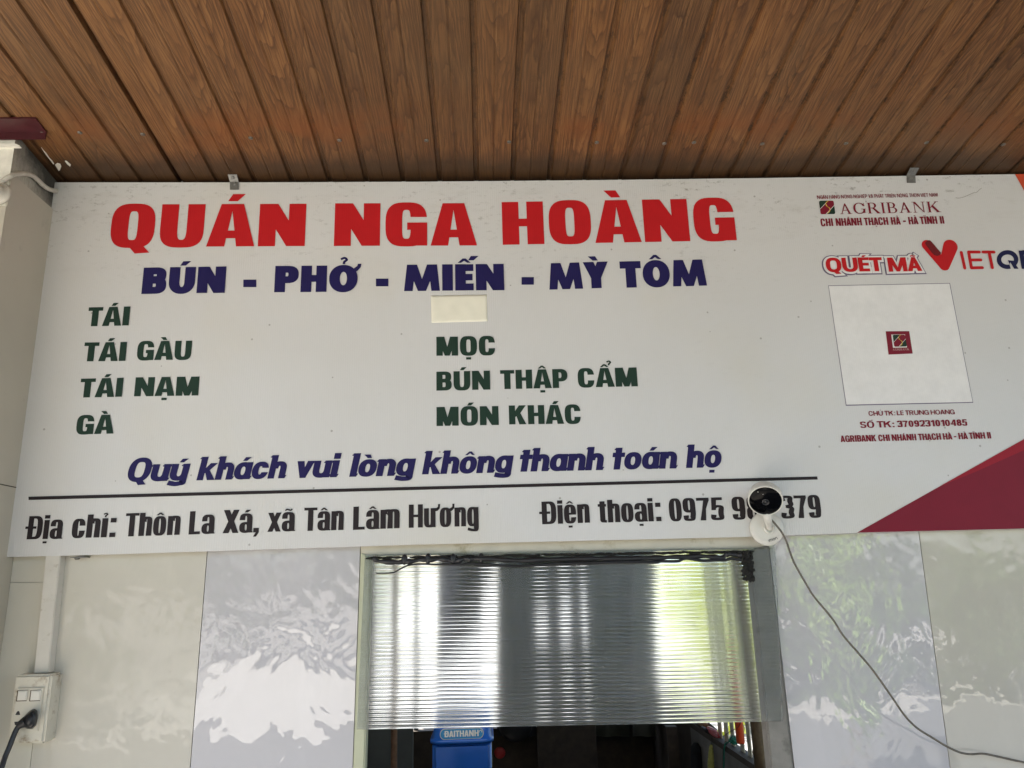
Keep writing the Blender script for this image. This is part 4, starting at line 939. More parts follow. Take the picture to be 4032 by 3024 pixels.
# blank paper patch stuck on the board
bm = bmesh.new(); q = [(1696, 1164), (1916.5, 1160), (1920, 1265), (1699.4, 1271)]
def bil(u, v): a = Vector(q[0]).lerp(Vector(q[1]), u); b = Vector(q[3]).lerp(Vector(q[2]), u); return a.lerp(b, v)
NU, NV = 24, 12; G = []
for j in range(NV + 1):
    row = []
    for i in range(NU + 1):
        p = PY(*bil(i / NU, j / NV), SIGN_Y - .0005); p.y -= .0003 * (math.sin(i * .9 + math.sin(j * .5)) + 1) * (1 if 0 < i < NU and 0 < j < NV else .3); row.append(bm.verts.new(p))
    G.append(row)
for j in range(NV):
    for i in range(NU): bm.faces.new((G[j][i], G[j + 1][i], G[j + 1][i + 1], G[j][i + 1]))
r_ = bmesh.ops.extrude_face_region(bm, geom=bm.faces[:])
for v in [x for x in r_['geom'] if isinstance(x, bmesh.types.BMVert)]: v.co.y = SIGN_Y - .0001
tag(obj('paper_patch', bm, M_paper, None, True), 'blank cream paper patch stuck on the board under the navy noodle line', 'paper patch')

# clips that hold the board to the ceiling
def clip(label, plate, foot_top, screw, cscrew):
    t = thing('metal_clip', label, 'clip', 'metal clips along the top edge of the board')
    yp = SIGN_Y - .0008
    a = [PY(x, y, yp - .0012) for x, y in plate]
    bm = bmesh.new(); hexa(bm, [p + Vector((0, .0011, 0)) for p in a], a)
    # bent foot running up to the ceiling and lying on it
    f = [PC(x, y, -.0012) for x, y in foot_top]; k0, k1 = a[0], a[1]
    hexa(bm, [k0 + Vector((0, .0011, 0)), k1 + Vector((0, .0011, 0)), f[1] + Vector((0, 0, .0011)), f[0] + Vector((0, 0, .0011))], [k0, k1, f[1], f[0]])
    obj('bracket', bm, M_steel, t)
    p = PY(*screw, yp - .0013); bm = bmesh.new(); lathe(bm, [(0, 0), (.0034, 0), (.0034, .0012), (.0024, .0024), (.0009, .0026), (.0008, .0014), (0, .0014)], p, (0, -1, 0), 18); obj('screw', bm, M_steel, t, True)
    n_ = (f[1] - k1).cross(k0 - k1).normalized(); n_ = n_ if n_.y < 0 else -n_
    p = ((f[0] + f[1]) / 2).lerp((k0 + k1) / 2, .38); bm = bmesh.new(); lathe(bm, [(0, 0), (.003, 0), (.003, .001), (.002, .002), (0, .0021)], p, n_, 16); obj('screw', bm, M_steel, t, True)
clip('small metal clip with screw holding the board above the title QUÁN', [(905, 716), (939, 716), (940, 746), (905, 746)], [(897, 688), (932, 688)], (924, 724), (916, 698))
clip('small metal clip with screw holding the board above the bank emblem', [(3570, 690), (3604, 689), (3606, 719.5), (3572, 719)], [(3584, 662), (3619, 662)], (3586, 702), (3597, 676))
# end of a clip showing under the board
a0, a1 = PY(284, 2189, -.012), PY(344, 2194, -.010)
bm = bmesh.new(); box(bm, a0.x, -.018, a0.z - .0032, a1.x, -.0005, a0.z - .0016); 
t = thing('metal_clip', 'flat metal clip end peeping out under the bottom left of the board', 'clip', 'metal clips under the board'); obj('bracket', bm, M_steel, t)
bm = bmesh.new(); lathe(bm, [(0, 0), (.0045, 0), (.0045, .0015), (.003, .003), (0, .0032)], (a0.x + .008, -.010, a0.z - .0034), (0, 0, -1), 16); obj('screw', bm, M_steel, t, True)

# ================================================================== trunking, switch box, plug
zt = PY(180, 2175).z
tk = [PY(x, y, -.018) for x, y in ((181, 2170), (239, 2170), (190, 2648), (133, 2651))]
bm = bmesh.new(); hexa(bm, [Vector((p.x, .0, p.z)) for p in tk], tk); bmesh.ops.bevel(bm, geom=[e for e in bm.edges if all(abs(v.co.y + .018) < 1e-4 for v in e.verts)], offset=.0012, segments=2, affect='EDGES')
trk = obj('cable_trunking', bm, M_conduit); tag(trk, 'grimy white cable trunking running down to the switch box', 'trunking')
bz_ = lambda X, Y, yy: PY(X * .3159, 2500 + Y * .3159, yy)
SBX = thing('switch_box', 'dirty cream switch and socket box on the wall at lower left', 'switch box')
yF = -.033
A_, B_, C_, D_ = bz_(185, 500, yF), bz_(645, 490, yF), bz_(540, 1360, yF), bz_(86, 1345, yF)
bm = bmesh.new(); fr = [A_, B_, C_, D_]; hexa(bm, [Vector((p.x, -.0002, p.z)) for p in fr], [Vector((p.x, yF, p.z)) for p in fr])
bmesh.ops.bevel(bm, geom=[e for e in bm.edges if all(v.co.y < yF + .001 for v in e.verts)] + [e for e in bm.edges if abs(e.verts[0].co.y - e.verts[1].co.y) > .02], offset=.0035, segments=3, affect='EDGES')
obj('housing', bm, M_box, SBX)
def plate(name, pts, y0, y1, m, bev=.0008, parent=SBX):
    bm = bmesh.new(); q = [bz_(x, y, y1) for x, y in pts]; hexa(bm, [Vector((p.x, y0, p.z)) for p in q], q)
    if bev: bmesh.ops.bevel(bm, geom=[e for e in bm.edges if all(v.co.y < y1 + 1e-4 for v in e.verts)], offset=bev, segments=2, affect='EDGES')
    return obj(name, bm, m, parent)
plate('faceplate', [(218, 662), (545, 655), (470, 1200), (133, 1204)], yF - .0002, yF - .0028, M_boxf)
plate('rocker_gap', [(214, 692), (346, 686), (330, 826), (198, 830)], yF - .0027, yF - .0030, M_gap, 0)
plate('rocker_gap', [(379, 689), (512, 684), (498, 824), (362, 829)], yF - .0027, yF - .0030, M_gap, 0)
plate('rocker', [(222, 700), (338, 694), (322, 815), (206, 820)], yF - .0028, yF - .0062, M_white, .0012)
plate('rocker', [(385, 697), (505, 692), (490, 815), (370, 820)], yF - .0028, yF - .0062, M_white, .0012)
plate('socket_hole', [(208, 962), (222, 948), (238, 950), (246, 972), (250, 998), (190, 998)], yF - .0026, yF - .0030, M_blk, 0)
plate('socket_hole', [(178, 1082), (236, 1080), (232, 1125), (185, 1125)], yF - .0026, yF - .0030, M_blk, 0)
# plug and its cord
yp0 = yF - .004
bm = bmesh.new()
c_ = bz_(375, 1055, yp0)
outl = [(432, 922), (462, 945), (470, 1010), (462, 1080), (440, 1140), (400, 1175), (345, 1172), (300, 1150), (270, 1130), (262, 1080), (300, 1015), (350, 965), (395, 930)]
qa = [bz_(x, y, yp0) for x, y in outl]; qb = [bz_(375 + (x - 375) * .72 - 12, 1055 + (y - 1055) * .72 + 10, yp0 - .017) for x, y in outl]
hexa(bm, qa, qb); bmesh.ops.bevel(bm, geom=[e for e in bm.edges if all(v.co.y < yp0 - .016 for v in e.verts)], offset=.003, segments=3, affect='EDGES')
tube(bm, catmull([bz_(318, 1085, yp0 - .010), bz_(270, 1110, yp0 - .011), bz_(225, 1140, yp0 - .012)], 4), [.0088 - .0005 * i for i in range(9)], 12)
plug = obj('power_plug', bm, M_blk, None, True); tag(plug, 'black power plug pushed into the lower socket of the switch box', 'plug')
bm = bmesh.new(); tube(bm, catmull([bz_(240, 1130, yp0 - .012), bz_(205, 1180, yp0 - .013), bz_(165, 1270, yp0 - .016), bz_(115, 1400, yp0 - .020), bz_(65, 1520, yp0 - .024), bz_(20, 1660, yp0 - .03), bz_(-40, 1850, yp0 - .035), bz_(-90, 2200, yp0 - .03), bz_(-120, 3000, yp0 - .01)], 6), .0040, 10)
obj('plug_cord', bm, M_blk, plug, True)

# ================================================================== little camera on the board
cz = lambda X, Y, yy: PY(2800 + X * .2411, 1800 + Y * .2411, yy)
CAMO = thing('security_camera', 'small white round security camera with black face stuck on the board over the phone number', 'camera')
bc = cz(910, 1165, -.0255)
bm = bmesh.new(); lathe(bm, [(0, 0), (.0285, 0), (.0296, .0012), (.0296, .0042), (.0285, .0058), (.020, .0068), (0, .0070)], (bc.x, -.0215, bc.z), (0, -1, 0), 56)
bs = obj('base', bm, M_white, CAMO, True)
try:
    for p_ in bs.data.polygons: p_.use_smooth = True
except Exception: pass
hc = cz(888, 716, -.068)                                  # centre of the black face
to = (CAM - hc).normalized(); az = math.atan2(to.x, -to.y); el = math.asin(to.z) - R(30)
ax = Vector((math.sin(az) * math.cos(el), -math.cos(az) * math.cos(el), math.sin(el)))
bm = bmesh.new(); lathe(bm, [(0, -.030), (.012, -.0295), (.021, -.0265), (.0265, -.021), (.0288, -.014), (.0290, -.004), (.0286, -.0005), (.0278, .0008), (.0268, .0006), (.0266, -.0004), (0, -.0004)], hc, ax, 64)
obj('head', bm, M_white, CAMO, True)
bm = bmesh.new(); lathe(bm, [(0, .0004), (.0262, .0002), (.0265, -.0003)], hc, ax, 64, close=False); fo = obj('face_glass', bm, M_blkgloss, CAMO, True)
u_ = Vector((0, 0, 1)); u_ = (u_ - ax * u_.dot(ax)).normalized(); s_ = ax.cross(u_)
bm = bmesh.new()
lc = hc - u_ * .0022 + ax * .0006
lathe(bm, [(.0042, 0), (.0050, .0006), (.0058, 0)], lc, ax, 32, close=False); lathe(bm, [(.0026, 0), (.0030, .0004), (.0034, 0)], lc, ax, 28, close=False); lathe(bm, [(0, .0007), (.0015, .0004), (.002, 0)], lc, ax, 20, close=False)
obj('lens', bm, mat('dark_lens_ring', (.03, .03, .032), .2), CAMO, True)
bm = bmesh.new()
for du, ds in ((.0185, .0105), (.0135, .0028)):
    lathe(bm, [(0, .0008), (.0005, .0006), (.0007, 0)], hc + u_ * du + s_ * -ds * -1 + ax * .0003, ax, 10, close=False)
obj('indicator', bm, M_white, CAMO, True)
n0 = hc - ax * .014 - u_ * .026; n1 = cz(925, 1000, -.048); n2 = cz(945, 1110, -.034); n3 = cz(955, 1172, -.0295)
bm = bmesh.new(); tube(bm, catmull([n0, n1, n2, n3], 6), [.0098 - .0005 * min(i, 6) - .00020 * max(0, i - 6) for i in range(19)], 20); obj('neck', bm, M_white, CAMO, True)
rc = cz(950, 1155, -.0300)
bm = bmesh.new(); tube(bm, [Vector((rc.x + math.cos(q) * .0083, rc.y + .0005, rc.z + math.sin(q) * .0083)) for q in [math.pi * (1.0 + 1.15 * i / 24) - .15 for i in range(25)]], .0019, 10); obj('collar', bm, M_white, CAMO, True)
# maker's word on the base
SL = dict(s=.20, t=.17, n=2.2, k=1.05, g=.16, xh=1.0, ms=1, nodot=True)
bm = bmesh.new(); yb_ = -.0282
pr = layout('ıu', SL); pr = []
x = 0
pr.append(rect(0, 0, .2, 1)); x = .36
pr += [rect(x, 0, x + .2, 1), arch(x + .06, x + .78, 1.0, .2, .18, 2.2), arch(x + .58, x + 1.36, 1.0, .2, .18, 2.2)]; x += 1.52
pr.append(ring(x, 0, x + 1.0, 1, .2, .18, 2)); x += 1.16
pr.append(('s', [(a_ + x, 1 - b_) for a_, b_ in ubowl(0, .95, 1, 0, .2, .18, 2.2)[1]], [(a_ + x, 1 - b_) for a_, b_ in ubowl(0, .95, 1, 0, .2, .18, 2.2)[2]])); Wt = x + .95
p0, p1 = cz(945, 1388, yb_), cz(1085, 1340, yb_); du = (p1 - p0) / Wt; dv = Vector((-du.z, 0, du.x)) * 1.02
put(bm, pr, lambda p: ((p0 + du * p[0] + dv * p[1]).x, (p0 + du * p[0] + dv * p[1]).z), yb_ - .0006)
obj('base_lettering', bm, mat('grey_logo_ink', (.09, .085, .08), .5), CAMO, norm=False)
# its cord
kz = [(52, -18, -.038), (85, 18, -.040), (130, 75, -.043), (165, 140, -.045), (190, 215, -.05), (225, 300, -.055), (300, 430, -.06), (350, 510, -.062), (470, 655, -.066), (545, 770, -.068), (640, 880, -.068), (730, 985, -.066), (800, 1080, -.064), (880, 1195, -.06), (960, 1310, -.054), (1040, 1390, -.047), (1150, 1460, -.038), (1250, 1520, -.03), (1330, 1555, -.024), (1400, 1567, -.02), (1480, 1563, -.017), (1570, 1580, -.014), (1680, 1605, -.012), (1758, 1622, -.010), (1900, 1660, -.008), (2300, 1720, -.006)]
bm = bmesh.new(); tube(bm, catmull([PY(3000 + x * .587, 2050 + y * .587, yy) for x, y, yy in kz], 6), .00175, 8)
tag(obj('camera_cord', bm, M_cord, None, True), 'thin grey brown cord drooping from the camera across the wall panels', 'cord')

# ================================================================== the kitchen behind the window
KX0, KX1, KY0, KY1 = -1.25, 1.05, .0225, 3.90
sill_z = PX(2796, 2891, KX1).z
kit = thing('kitchen_wall', 'dim kitchen walls behind the serving window with side opening and back opening', 'wall')
ob_x0, ob_x1 = PY(1466, 2600, KY1).x, PY(2326, 2600, KY1).x
ob_z0 = PY(1600, 2868, KY1).z - .02
bm = bmesh.new()
box(bm, KX0 - .1, KY1, 0, ob_x0, KY1 + .1, 2.55); box(bm, ob_x1, KY1, 0, KX1 + .03, KY1 + .1, 2.55); box(bm, ob_x0, KY1, 0, ob_x1, KY1 + .1, ob_z0); box(bm, ob_x0, KY1, 2.15, ob_x1, KY1 + .1, 2.55)
obj('back_wall', bm, M_kwood, kit)
sy0, sy1 = 1.05, 3.86
bm = bmesh.new()
box(bm, KX1, KY0 + .001, 0, KX1 + .03, 2.90, sill_z); box(bm, KX1, KY0 + .001, sill_z, KX1 + .03, sy0, 2.55); box(bm, KX1, sy1, sill_z, KX1 + .03, KY1 - .001, 2.55); box(bm, KX1, sy0, 2.25, KX1 + .03, sy1, 2.55)
obj('side_wall', bm, M_kwall, kit)
bm = bmesh.new(); box(bm, KX1, 2.9005, 0, KX1 + .03, KY1 - .001, sill_z - .0005); obj('side_wall', bm, M_kwood, kit)['label'] = 'dark far part of the side wall'
bm = bmesh.new(); box(bm, KX0 - .1, KY0 + .001, 0, KX0, KY1 - .001, 2.55); obj('side_wall', bm, M_kwall, kit)
bm = bmesh.new(); box(bm, KX1 - .012, sy0, sill_z - .022, KX1 + .045, sy1, sill_z + .003); obj('window_sill', bm, M_dkwood, kit)
bm = bmesh.new(); box(bm, KX1 - .02, 2.82, 0, KX1 - .002, 2.95, 2.2); 
a = PY(2620, 2900, 2.9).x; b = PY(2662, 2900, 2.9).x
bm.free(); bm = bmesh.new(); box(bm, a, 2.86, 0, b, 2.92, sill_z - .02); obj('post', bm, M_kwood, kit)
bm = bmesh.new(); box(bm, KX0 - .1, .38, 2.55, KX1 + .5, KY1 + 1.6, 2.63); tag(obj('added_kitchen_roof', bm, M_kwood), 'dark unseen roof added over the kitchen, cut short in front to light the tank', 'roof')  # unseen roof added against the sun; open strip in front lights the tank
bm = bmesh.new(); box(bm, KX0, KY0 + .002, .0, KX1, KY1 - .002, .06); struct(obj('kitchen_floor', bm, M_core))

# back opening: mullions, grey board below
for xa, xb in ((1541, 1560), (1630, 1646)):
    p0, p1 = PY(xa, 2700, KY1 + .03), PY(xb, 2700, KY1 + .03)
    bm = bmesh.new(); box(bm, p0.x, KY1 + .03, ob_z0 + .001, p1.x, KY1 + .07, 2.149); obj('mullion', bm, M_kboard, kit)
def board(name, label, cat, px0, px1, py0, Y, m, th=.02, zb=.06):
    p0, p1 = PY(px0, py0, Y), PY(px1, py0, Y)
    bm = bmesh.new(); box(bm, p0.x, Y, zb, p1.x, Y + th, p0.z, .004); return tag(obj(name, bm, m), label, cat)
board('grey_board', 'dull grey board standing behind the brown pole in the kitchen', 'board', 1430, 1627, 2858, 3.1, M_kboard)
p0 = PY(1549, 2950, 2.55); bm = bmesh.new(); tube(bm, [(p0.x, 2.55, .06), (p0.x + .003, 2.55, .8), (p0.x, 2.56, 1.5), (p0.x - .002, 2.55, 2.54)], .0155, 14)
tag(obj('wooden_pole', bm, M_pole, None, True), 'brown wooden pole standing left of the blue tank', 'pole')
# strip of dark cloth between board and tank
# hanging cloths in the back opening
def cloth(label, pts, Y, m, folds=9, amp=.012, group=None):
    q = [PY(x, y, Y) for x, y in pts]                      # four corners: top left, top right, bottom right, bottom left
    NU, NV = 40, 12; bm = bmesh.new(); G = []
    for j in range(NV + 1):
        row = []
        for i in range(NU + 1):
            u, v = i / NU, j / NV; p = q[0].lerp(q[1], u).lerp(q[3].lerp(q[2], u), v)
            p.y += amp * math.sin(u * folds + .6 * math.sin(v * 3 + u * 4)) * (.4 + .6 * v); row.append(bm.verts.new(p))
        G.append(row)
    for j in range(NV):
        for i in range(NU): bm.faces.new((G[j][i], G[j + 1][i], G[j + 1][i + 1], G[j][i + 1]))
    r_ = bmesh.ops.extrude_face_region(bm, geom=bm.faces[:])
    for v in [x for x in r_['geom'] if isinstance(x, bmesh.types.BMVert)]: v.co.y += .004
    return tag(obj('hanging_cloth', bm, m, None, True), label, 'cloth', group)
GRP = 'dark cloths hanging in the back of the kitchen'
cloth('pale lavender cloth hanging left of the plum one behind the ribbed sheet', [(1728, 1750), (1905, 1750), (1895, 2520), (1722, 2690)], 3.86, mat_cloth('pale_lavender_cloth', (.30, .29, .34), (.36, .35, .42), .5), 9, group=GRP)
cloth('plum grey cloth hanging with slanted hem, blurred behind the ribbed sheet', [(1862, 1750), (1962, 1750), (1955, 2300), (1775, 2640)], 3.80, M_cl_b, group=GRP)
cloth('widest charcoal cloth hanging in the middle behind the ribbed sheet', [(1962, 1750), (2110, 1750), (2112, 2900), (1958, 2900)], 3.72, M_cl_a, 14, group=GRP)
cloth('narrow plum grey cloth hanging between two bright slits behind the sheet', [(2154, 1750), (2215, 1750), (2206, 2900), (2160, 2900)], 3.80, M_cl_b, 8, group=GRP)
cloth('charcoal cloth with shortest hem, high between the bright slits behind the sheet', [(2104, 1750), (2330, 1750), (2330, 2360), (2104, 2470)], 3.84, M_cl_a, 11, group=GRP)
cloth('moss grey cloth hanging left of the green view behind the sheet', [(2318, 1750), (2480, 1750), (2478, 2900), (2320, 2900)], 3.76, M_cl_c, 12, group=GRP)
cloth('pale moss cloth bordering the yellow green view behind the sheet', [(2490, 1750), (2584, 1750), (2584, 2900), (2492, 2900)], 3.62, mat_cloth('pale_moss_cloth', (.15, .155, .14), (.26, .27, .23)), 8, group=GRP)
bm = bmesh.new(); a, b = PY(1700, 1745, 3.78), PY(2600, 1745, 3.78); tube(bm, [(KX0, 3.78, a.z + .01), (KX1, 3.78, a.z + .01)], .006, 8)
tag(obj('clothes_rail', bm, M_dkwood, None, True), 'rail near the kitchen roof from which the dark cloths hang', 'rail')

board('leaning_board', 'dark board leaning low under the bright slits, right of the wok', 'board', 2104, 2330, 2560, 3.70, M_kwood, .015)
cloth('slim plum cloth beside the thin bright line behind the sheet', [(2262, 1750), (2294, 1750), (2292, 2900), (2240, 2900)], 3.74, M_cl_b, 5, group=GRP)
# blue water tank
TY = .80
basin = PY(1880, 3078, .60); CT = basin.z - .1705
T = thing('water_tank', 'blue plastic water tank with white lettered label on its lid', 'tank')
zt_ = lambda X, Y, yy=TY: PY(1350 + X * .3165, 2700 + Y * .3165, yy)
def frus(bm, xs, zs, y0, y1, ins=.0):
    pass
def loopbox(bm, secs):
    """stack of rounded rectangles: (x0, x1, y0, y1, z, r)"""
    rings = []
    for x0, x1, y0, y1, z, r in secs:
        L = []
        for cx, cy, a0 in ((x1 - r, y0 + r, -90), (x1 - r, y1 - r, 0), (x0 + r, y1 - r, 90), (x0 + r, y0 + r, 180)):
            for k in range(7): a = R(a0 + 15 * k); L.append(bm.verts.new((cx + r * math.cos(a), cy + r * math.sin(a), z)))
        rings.append(L)
    n = len(rings[0])
    for i in range(len(rings) - 1):
        for k in range(n): bm.faces.new((rings[i][k], rings[i][(k + 1) % n], rings[i + 1][(k + 1) % n], rings[i + 1][k]))
    bm.faces.new(rings[0][::-1]); bm.faces.new(rings[-1])
xl, xr = zt_(1085, 720).x, zt_(1872, 720).x; zrim0, zrim1 = zt_(1085, 738).z, zt_(1085, 690).z; ztop = zt_(1130, 500).z
xtl, xtr = zt_(1122, 540).x, zt_(1845, 540).x; D = .22
bm = bmesh.new(); loopbox(bm, [(xl + .004, xr - .004, TY + .004, TY + D - .004, CT + .0005, .03), (xl + .004, xr - .004, TY + .004, TY + D - .004, zrim0 - .001, .02)])
ob_ = obj('body', bm, M_blue, T, True)
bm = bmesh.new(); loopbox(bm, [(xl - .001, xr + .001, TY - .003, TY + D + .003, zrim0, .032), (xl - .002, xr + .002, TY - .004, TY + D + .004, (zrim0 + zrim1) / 2, .033), (xl - .001, xr + .001, TY - .003, TY + D + .003, zrim1, .032), (xl + .006, xr - .006, TY + .004, TY + D - .004, zrim1 + .002, .03), (xtl, xtr, TY + .012, TY + D - .012, ztop - .012, .03), (xtl + .006, xtr - .006, TY + .020, TY + D - .02, ztop, .03)])
obj('lid', bm, M_blue, T, True)
# moulded hollow on the front
bm = bmesh.new(); cx = (xl + xr) / 2; w_ = (xr - xl) * .44; zc0 = zrim0 - .006
outer = [(cx - w_ * 1.0, zc0)] + [(cx + w_ * math.copysign(abs(math.cos(a)) ** .75, math.cos(a)), zc0 - .17 * abs(math.sin(a)) ** .8) for a in [math.pi + math.pi * i / 28 for i in range(29)]] + [(cx + w_, zc0)]
A_ = [bm.verts.new((x, TY + .0038, z)) for x, z in outer]; B_ = [bm.verts.new((cx + (x - cx) * .93, TY - .004, zc0 + (z - zc0) * .93)) for x, z in outer]
for i in range(len(A_) - 1): bm.faces.new((A_[i], A_[i + 1], B_[i + 1], B_[i]))
bm.faces.new(B_); obj('front_moulding', bm, M_blue, T)
# label on the sloping lid
sl = lambda z: TY + .004 + (.012 - .004) * (z - zrim1 - .002) / max(.001, (ztop - .012 - zrim1 - .002)) - .0012
x0, x1 = zt_(1205, 605).x, zt_(1752, 605).x; z0, z1 = zt_(1400, 672).z, zt_(1400, 540).z
def pill(bm, x0, x1, z0, z1, dy):
    r = (z1 - z0) / 2; zc2 = (z0 + z1) / 2
    pts = [(x0 + r + r * math.cos(a), zc2 + r * math.sin(a)) for a in [math.pi / 2 + math.pi * i / 14 for i in range(15)]] + [(x1 - r + r * math.cos(a), zc2 + r * math.sin(a)) for a in [-math.pi / 2 + math.pi * i / 14 for i in range(15)]]
    lo_ = [Vector((x, sl(z) + .001, z)) for x, z in pts]; hi_ = [Vector((x, sl(z) - dy, z)) for x, z in pts]; hexa(bm, lo_, hi_)
bm = bmesh.new(); pill(bm, x0, x1, z0, z1, .0003); obj('label_border', bm, M_white, T)
bm = bmesh.new(); pill(bm, x0 + .0018, x1 - .0018, z0 + .0018, z1 - .0018, .0009); obj('label_field', bm, M_bluel, T)
M_lw = mat('bright_white_print', (.88, .88, .88), .5, .02)
SK = dict(s=.26, t=.19, n=3, k=.78, g=.09, sp=.3, apex=.3, ms=.8)
bm = bmesh.new(); pr = layout('ĐAITHANH', SK); xs = [p[0] for q in pr for part in q[1:] for p in part]; a, b = min(xs), max(xs)
tx0, tx1 = zt_(1255, 605).x, zt_(1690, 605).x; tz0, tz1 = zt_(1400, 640).z, zt_(1400, 566).z
for i, q in enumerate(pr):
    def tp(p, i=i): z = tz0 + (tz1 - tz0) * p[1]; return (tx0 + (tx1 - tx0) * (p[0] - a) / (b - a), sl(z) - .0014 - .00011 * (i % 7), z)
    if q[0] == 'p': f = bm.faces.new([bm.verts.new(tp(p)) for p in q[1]])
    else:
        for j in range(len(q[1]) - 1): bm.faces.new([bm.verts.new(tp(p)) for p in (q[1][j], q[1][j + 1], q[2][j + 1], q[2][j])])
obj('label_lettering', bm, M_lw, T)
rgx, rgz = zt_(1712, 580).x, zt_(1712, 580).z
bm = bmesh.new(); lathe(bm, [(.0028, 0), (.0040, .0002), (.0046, 0)], (rgx, sl(rgz) - .0013, rgz), (0, -1, 0), 18, close=False); obj('label_lettering', bm, M_lw, T)
# red basin on the counter in front of the tank
bm = bmesh.new(); lathe(bm, [(0, -.17), (.055, -.17), (.074, -.015), (.080, 0), (.083, .003), (.079, .004), (.069, -.012), (.053, -.16), (0, -.16)], (basin.x, .60, basin.z), (0, 0, 1), 48)
tag(obj('red_basin', bm, M_redd, None, True), 'red plastic basin just showing in front of the blue tank', 'basin')
bm = bmesh.new(); box(bm, basin.x - .28, .50, .06, basin.x + .13, 1.05, CT, .004); tag(obj('kitchen_counter', bm, M_dkwood), 'dark counter that carries the red basin', 'counter')
c_ = PY(2030, 2850, 3.7); bm = bmesh.new(); lathe(bm, [(0, .045), (.05, .04), (.085, .018), (.10, 0), (.103, .001), (.10, .006), (.06, .05), (0, .056)], (c_.x, 3.70, c_.z), (0, -1, 0), 40)
tag(obj('wok', bm, M_blk, None, True), 'dark round wok hanging on the planks right of the tank', 'wok')
c_ = PY(1968, 2966, 3.88)
bm = bmesh.new(); lathe(bm, [(0, 0), (.031, 0), (.035, .006), (.031, .012), (0, .014)], (c_.x, 3.899, c_.z), (0, -1, 0), 30)
tag(obj('red_lid', bm, mat('dim_red_plastic', (.35, .02, .02), .5), None, True), 'small round red lid hung on the dark planks right of the tank', 'plate')  # round red lid set alone against the back planks

# ------------------------------------------------------------------ the barred side opening and what lies on its sill
so_ = lambda X, Y: (2600 + X * .3165, 2700 + Y * .3165)
SXm = KX1 + .022
def yfor(px, X): return CAM.y + (PX(px, 2800, X).y - CAM.y)
slat_labels = ['pale slat farthest left in the side opening', 'second pale slat from the left in the side opening', 'pale slat just left of the orange tube', 'pale slat just right of the orange tube', 'nearest pale slat next to the bamboo pole']
for (xa, xb), lab in zip(((2822, 2835), (2846, 2860), (2869, 2882), (2903, 2917), (2931, 2944)), slat_labels):
    y1, y0 = PX(xa, 2800, SXm).y, PX(xb, 2800, SXm).y
    bm = bmesh.new(); box(bm, SXm - .002, y0, sill_z + .003, SXm + .002, y1, 2.249); o = obj('window_slat', bm, M_slat); tag(o, lab, 'slat', 'slats of the side opening')
yb_ = PX(2975, 2870, .97).y
bm = bmesh.new(); pz = [.06, .35, .362, .374, .70, .975, .987, .999, 1.3, 1.62, 1.632, 1.644, 2.2, 2.549]
tube(bm, [(.97 + .004 * math.sin(z * 2), yb_, z) for z in pz], [.0205 if i not in (2, 6, 10) else .0235 for i in range(len(pz))], 18)
tag(obj('bamboo_pole', bm, M_bamboo, None, True), 'dark bamboo pole standing by the sunny side opening', 'pole')
# orange tube hung by a wire
p = PX(*so_(990, 600), .995); zlo = PX(*so_(1010, 725), .995).z; rt_ = abs(PX(*so_(1040, 600), .995).y - PX(*so_(945, 600), .995).y) / 2
rt_ = 3028 and (95 * .3165) / 3028 * (p.y - CAM.y) / 2
bm = bmesh.new(); lathe(bm, [(0, 0), (rt_ * .9, 0), (rt_, .004), (rt_, .22), (rt_ * .85, .225), (0, .225)], (p.x, p.y, zlo), (.0, 0, 1), 24)
ot = obj('orange_tube', bm, M_redp, None, True); tag(ot, 'orange red plastic tube hanging among the pale slats', 'tube')
bm = bmesh.new(); q0 = PX(*so_(1000, 455), .985); q1 = PX(*so_(960, 520), .985); q2 = PX(*so_(860, 575), .99); q3 = PX(*so_(785, 625), 1.0)
tube(bm, catmull([Vector((p.x, p.y, zlo + .225)), Vector((p.x, p.y, zlo + .4)), Vector((p.x + .05, p.y, 1.5))], 4), .0015, 6); tube(bm, catmull([q0, q1, q2, q3], 5), .0016, 6); obj('hanging_wire', bm, M_blk, ot)
# knife on the sill
kn = thing('kitchen_knife', 'kitchen knife with brown wooden handle lying at the far end of the sill', 'knife')
a, b, c = PX(*so_(405, 485), KX1 - .0), PX(*so_(450, 492), KX1 - .0), PX(*so_(600, 525), KX1 - .0)
up_ = Vector((0, 0, .0))
def alongsill(px, dz): p = PX(px, 2870, KX1 + .01); return Vector((KX1 + .012, p.y, sill_z + .003 + dz))
A0, A1, A2, A3 = alongsill(2728, .018), alongsill(2742, .019), alongsill(2788, .016), alongsill(2822, .012)
bm = bmesh.new(); tube(bm, [A1, A1.lerp(A2, .5), A2], [.014, .016, .013], 14); obj('handle', bm, M_knife, kn, True)
bm = bmesh.new(); tube(bm, [A0, A0.lerp(A1, .5), A1], [.010, .013, .0135], 14); obj('ferrule', bm, M_blade, kn, True)
bm = bmesh.new(); d_ = (A3 - A2); hexa(bm, [A2 + Vector((-.001, 0, -.012)), A3 + Vector((-.001, 0, -.006)), A3 + Vector((-.001, 0, .022)), A2 + Vector((-.001, 0, .026))], [A2 + Vector((.001, 0, -.012)), A3 + Vector((.001, 0, -.006)), A3 + Vector((.001, 0, .022)), A2 + Vector((.001, 0, .026))]); obj('blade', bm, M_blade, kn)
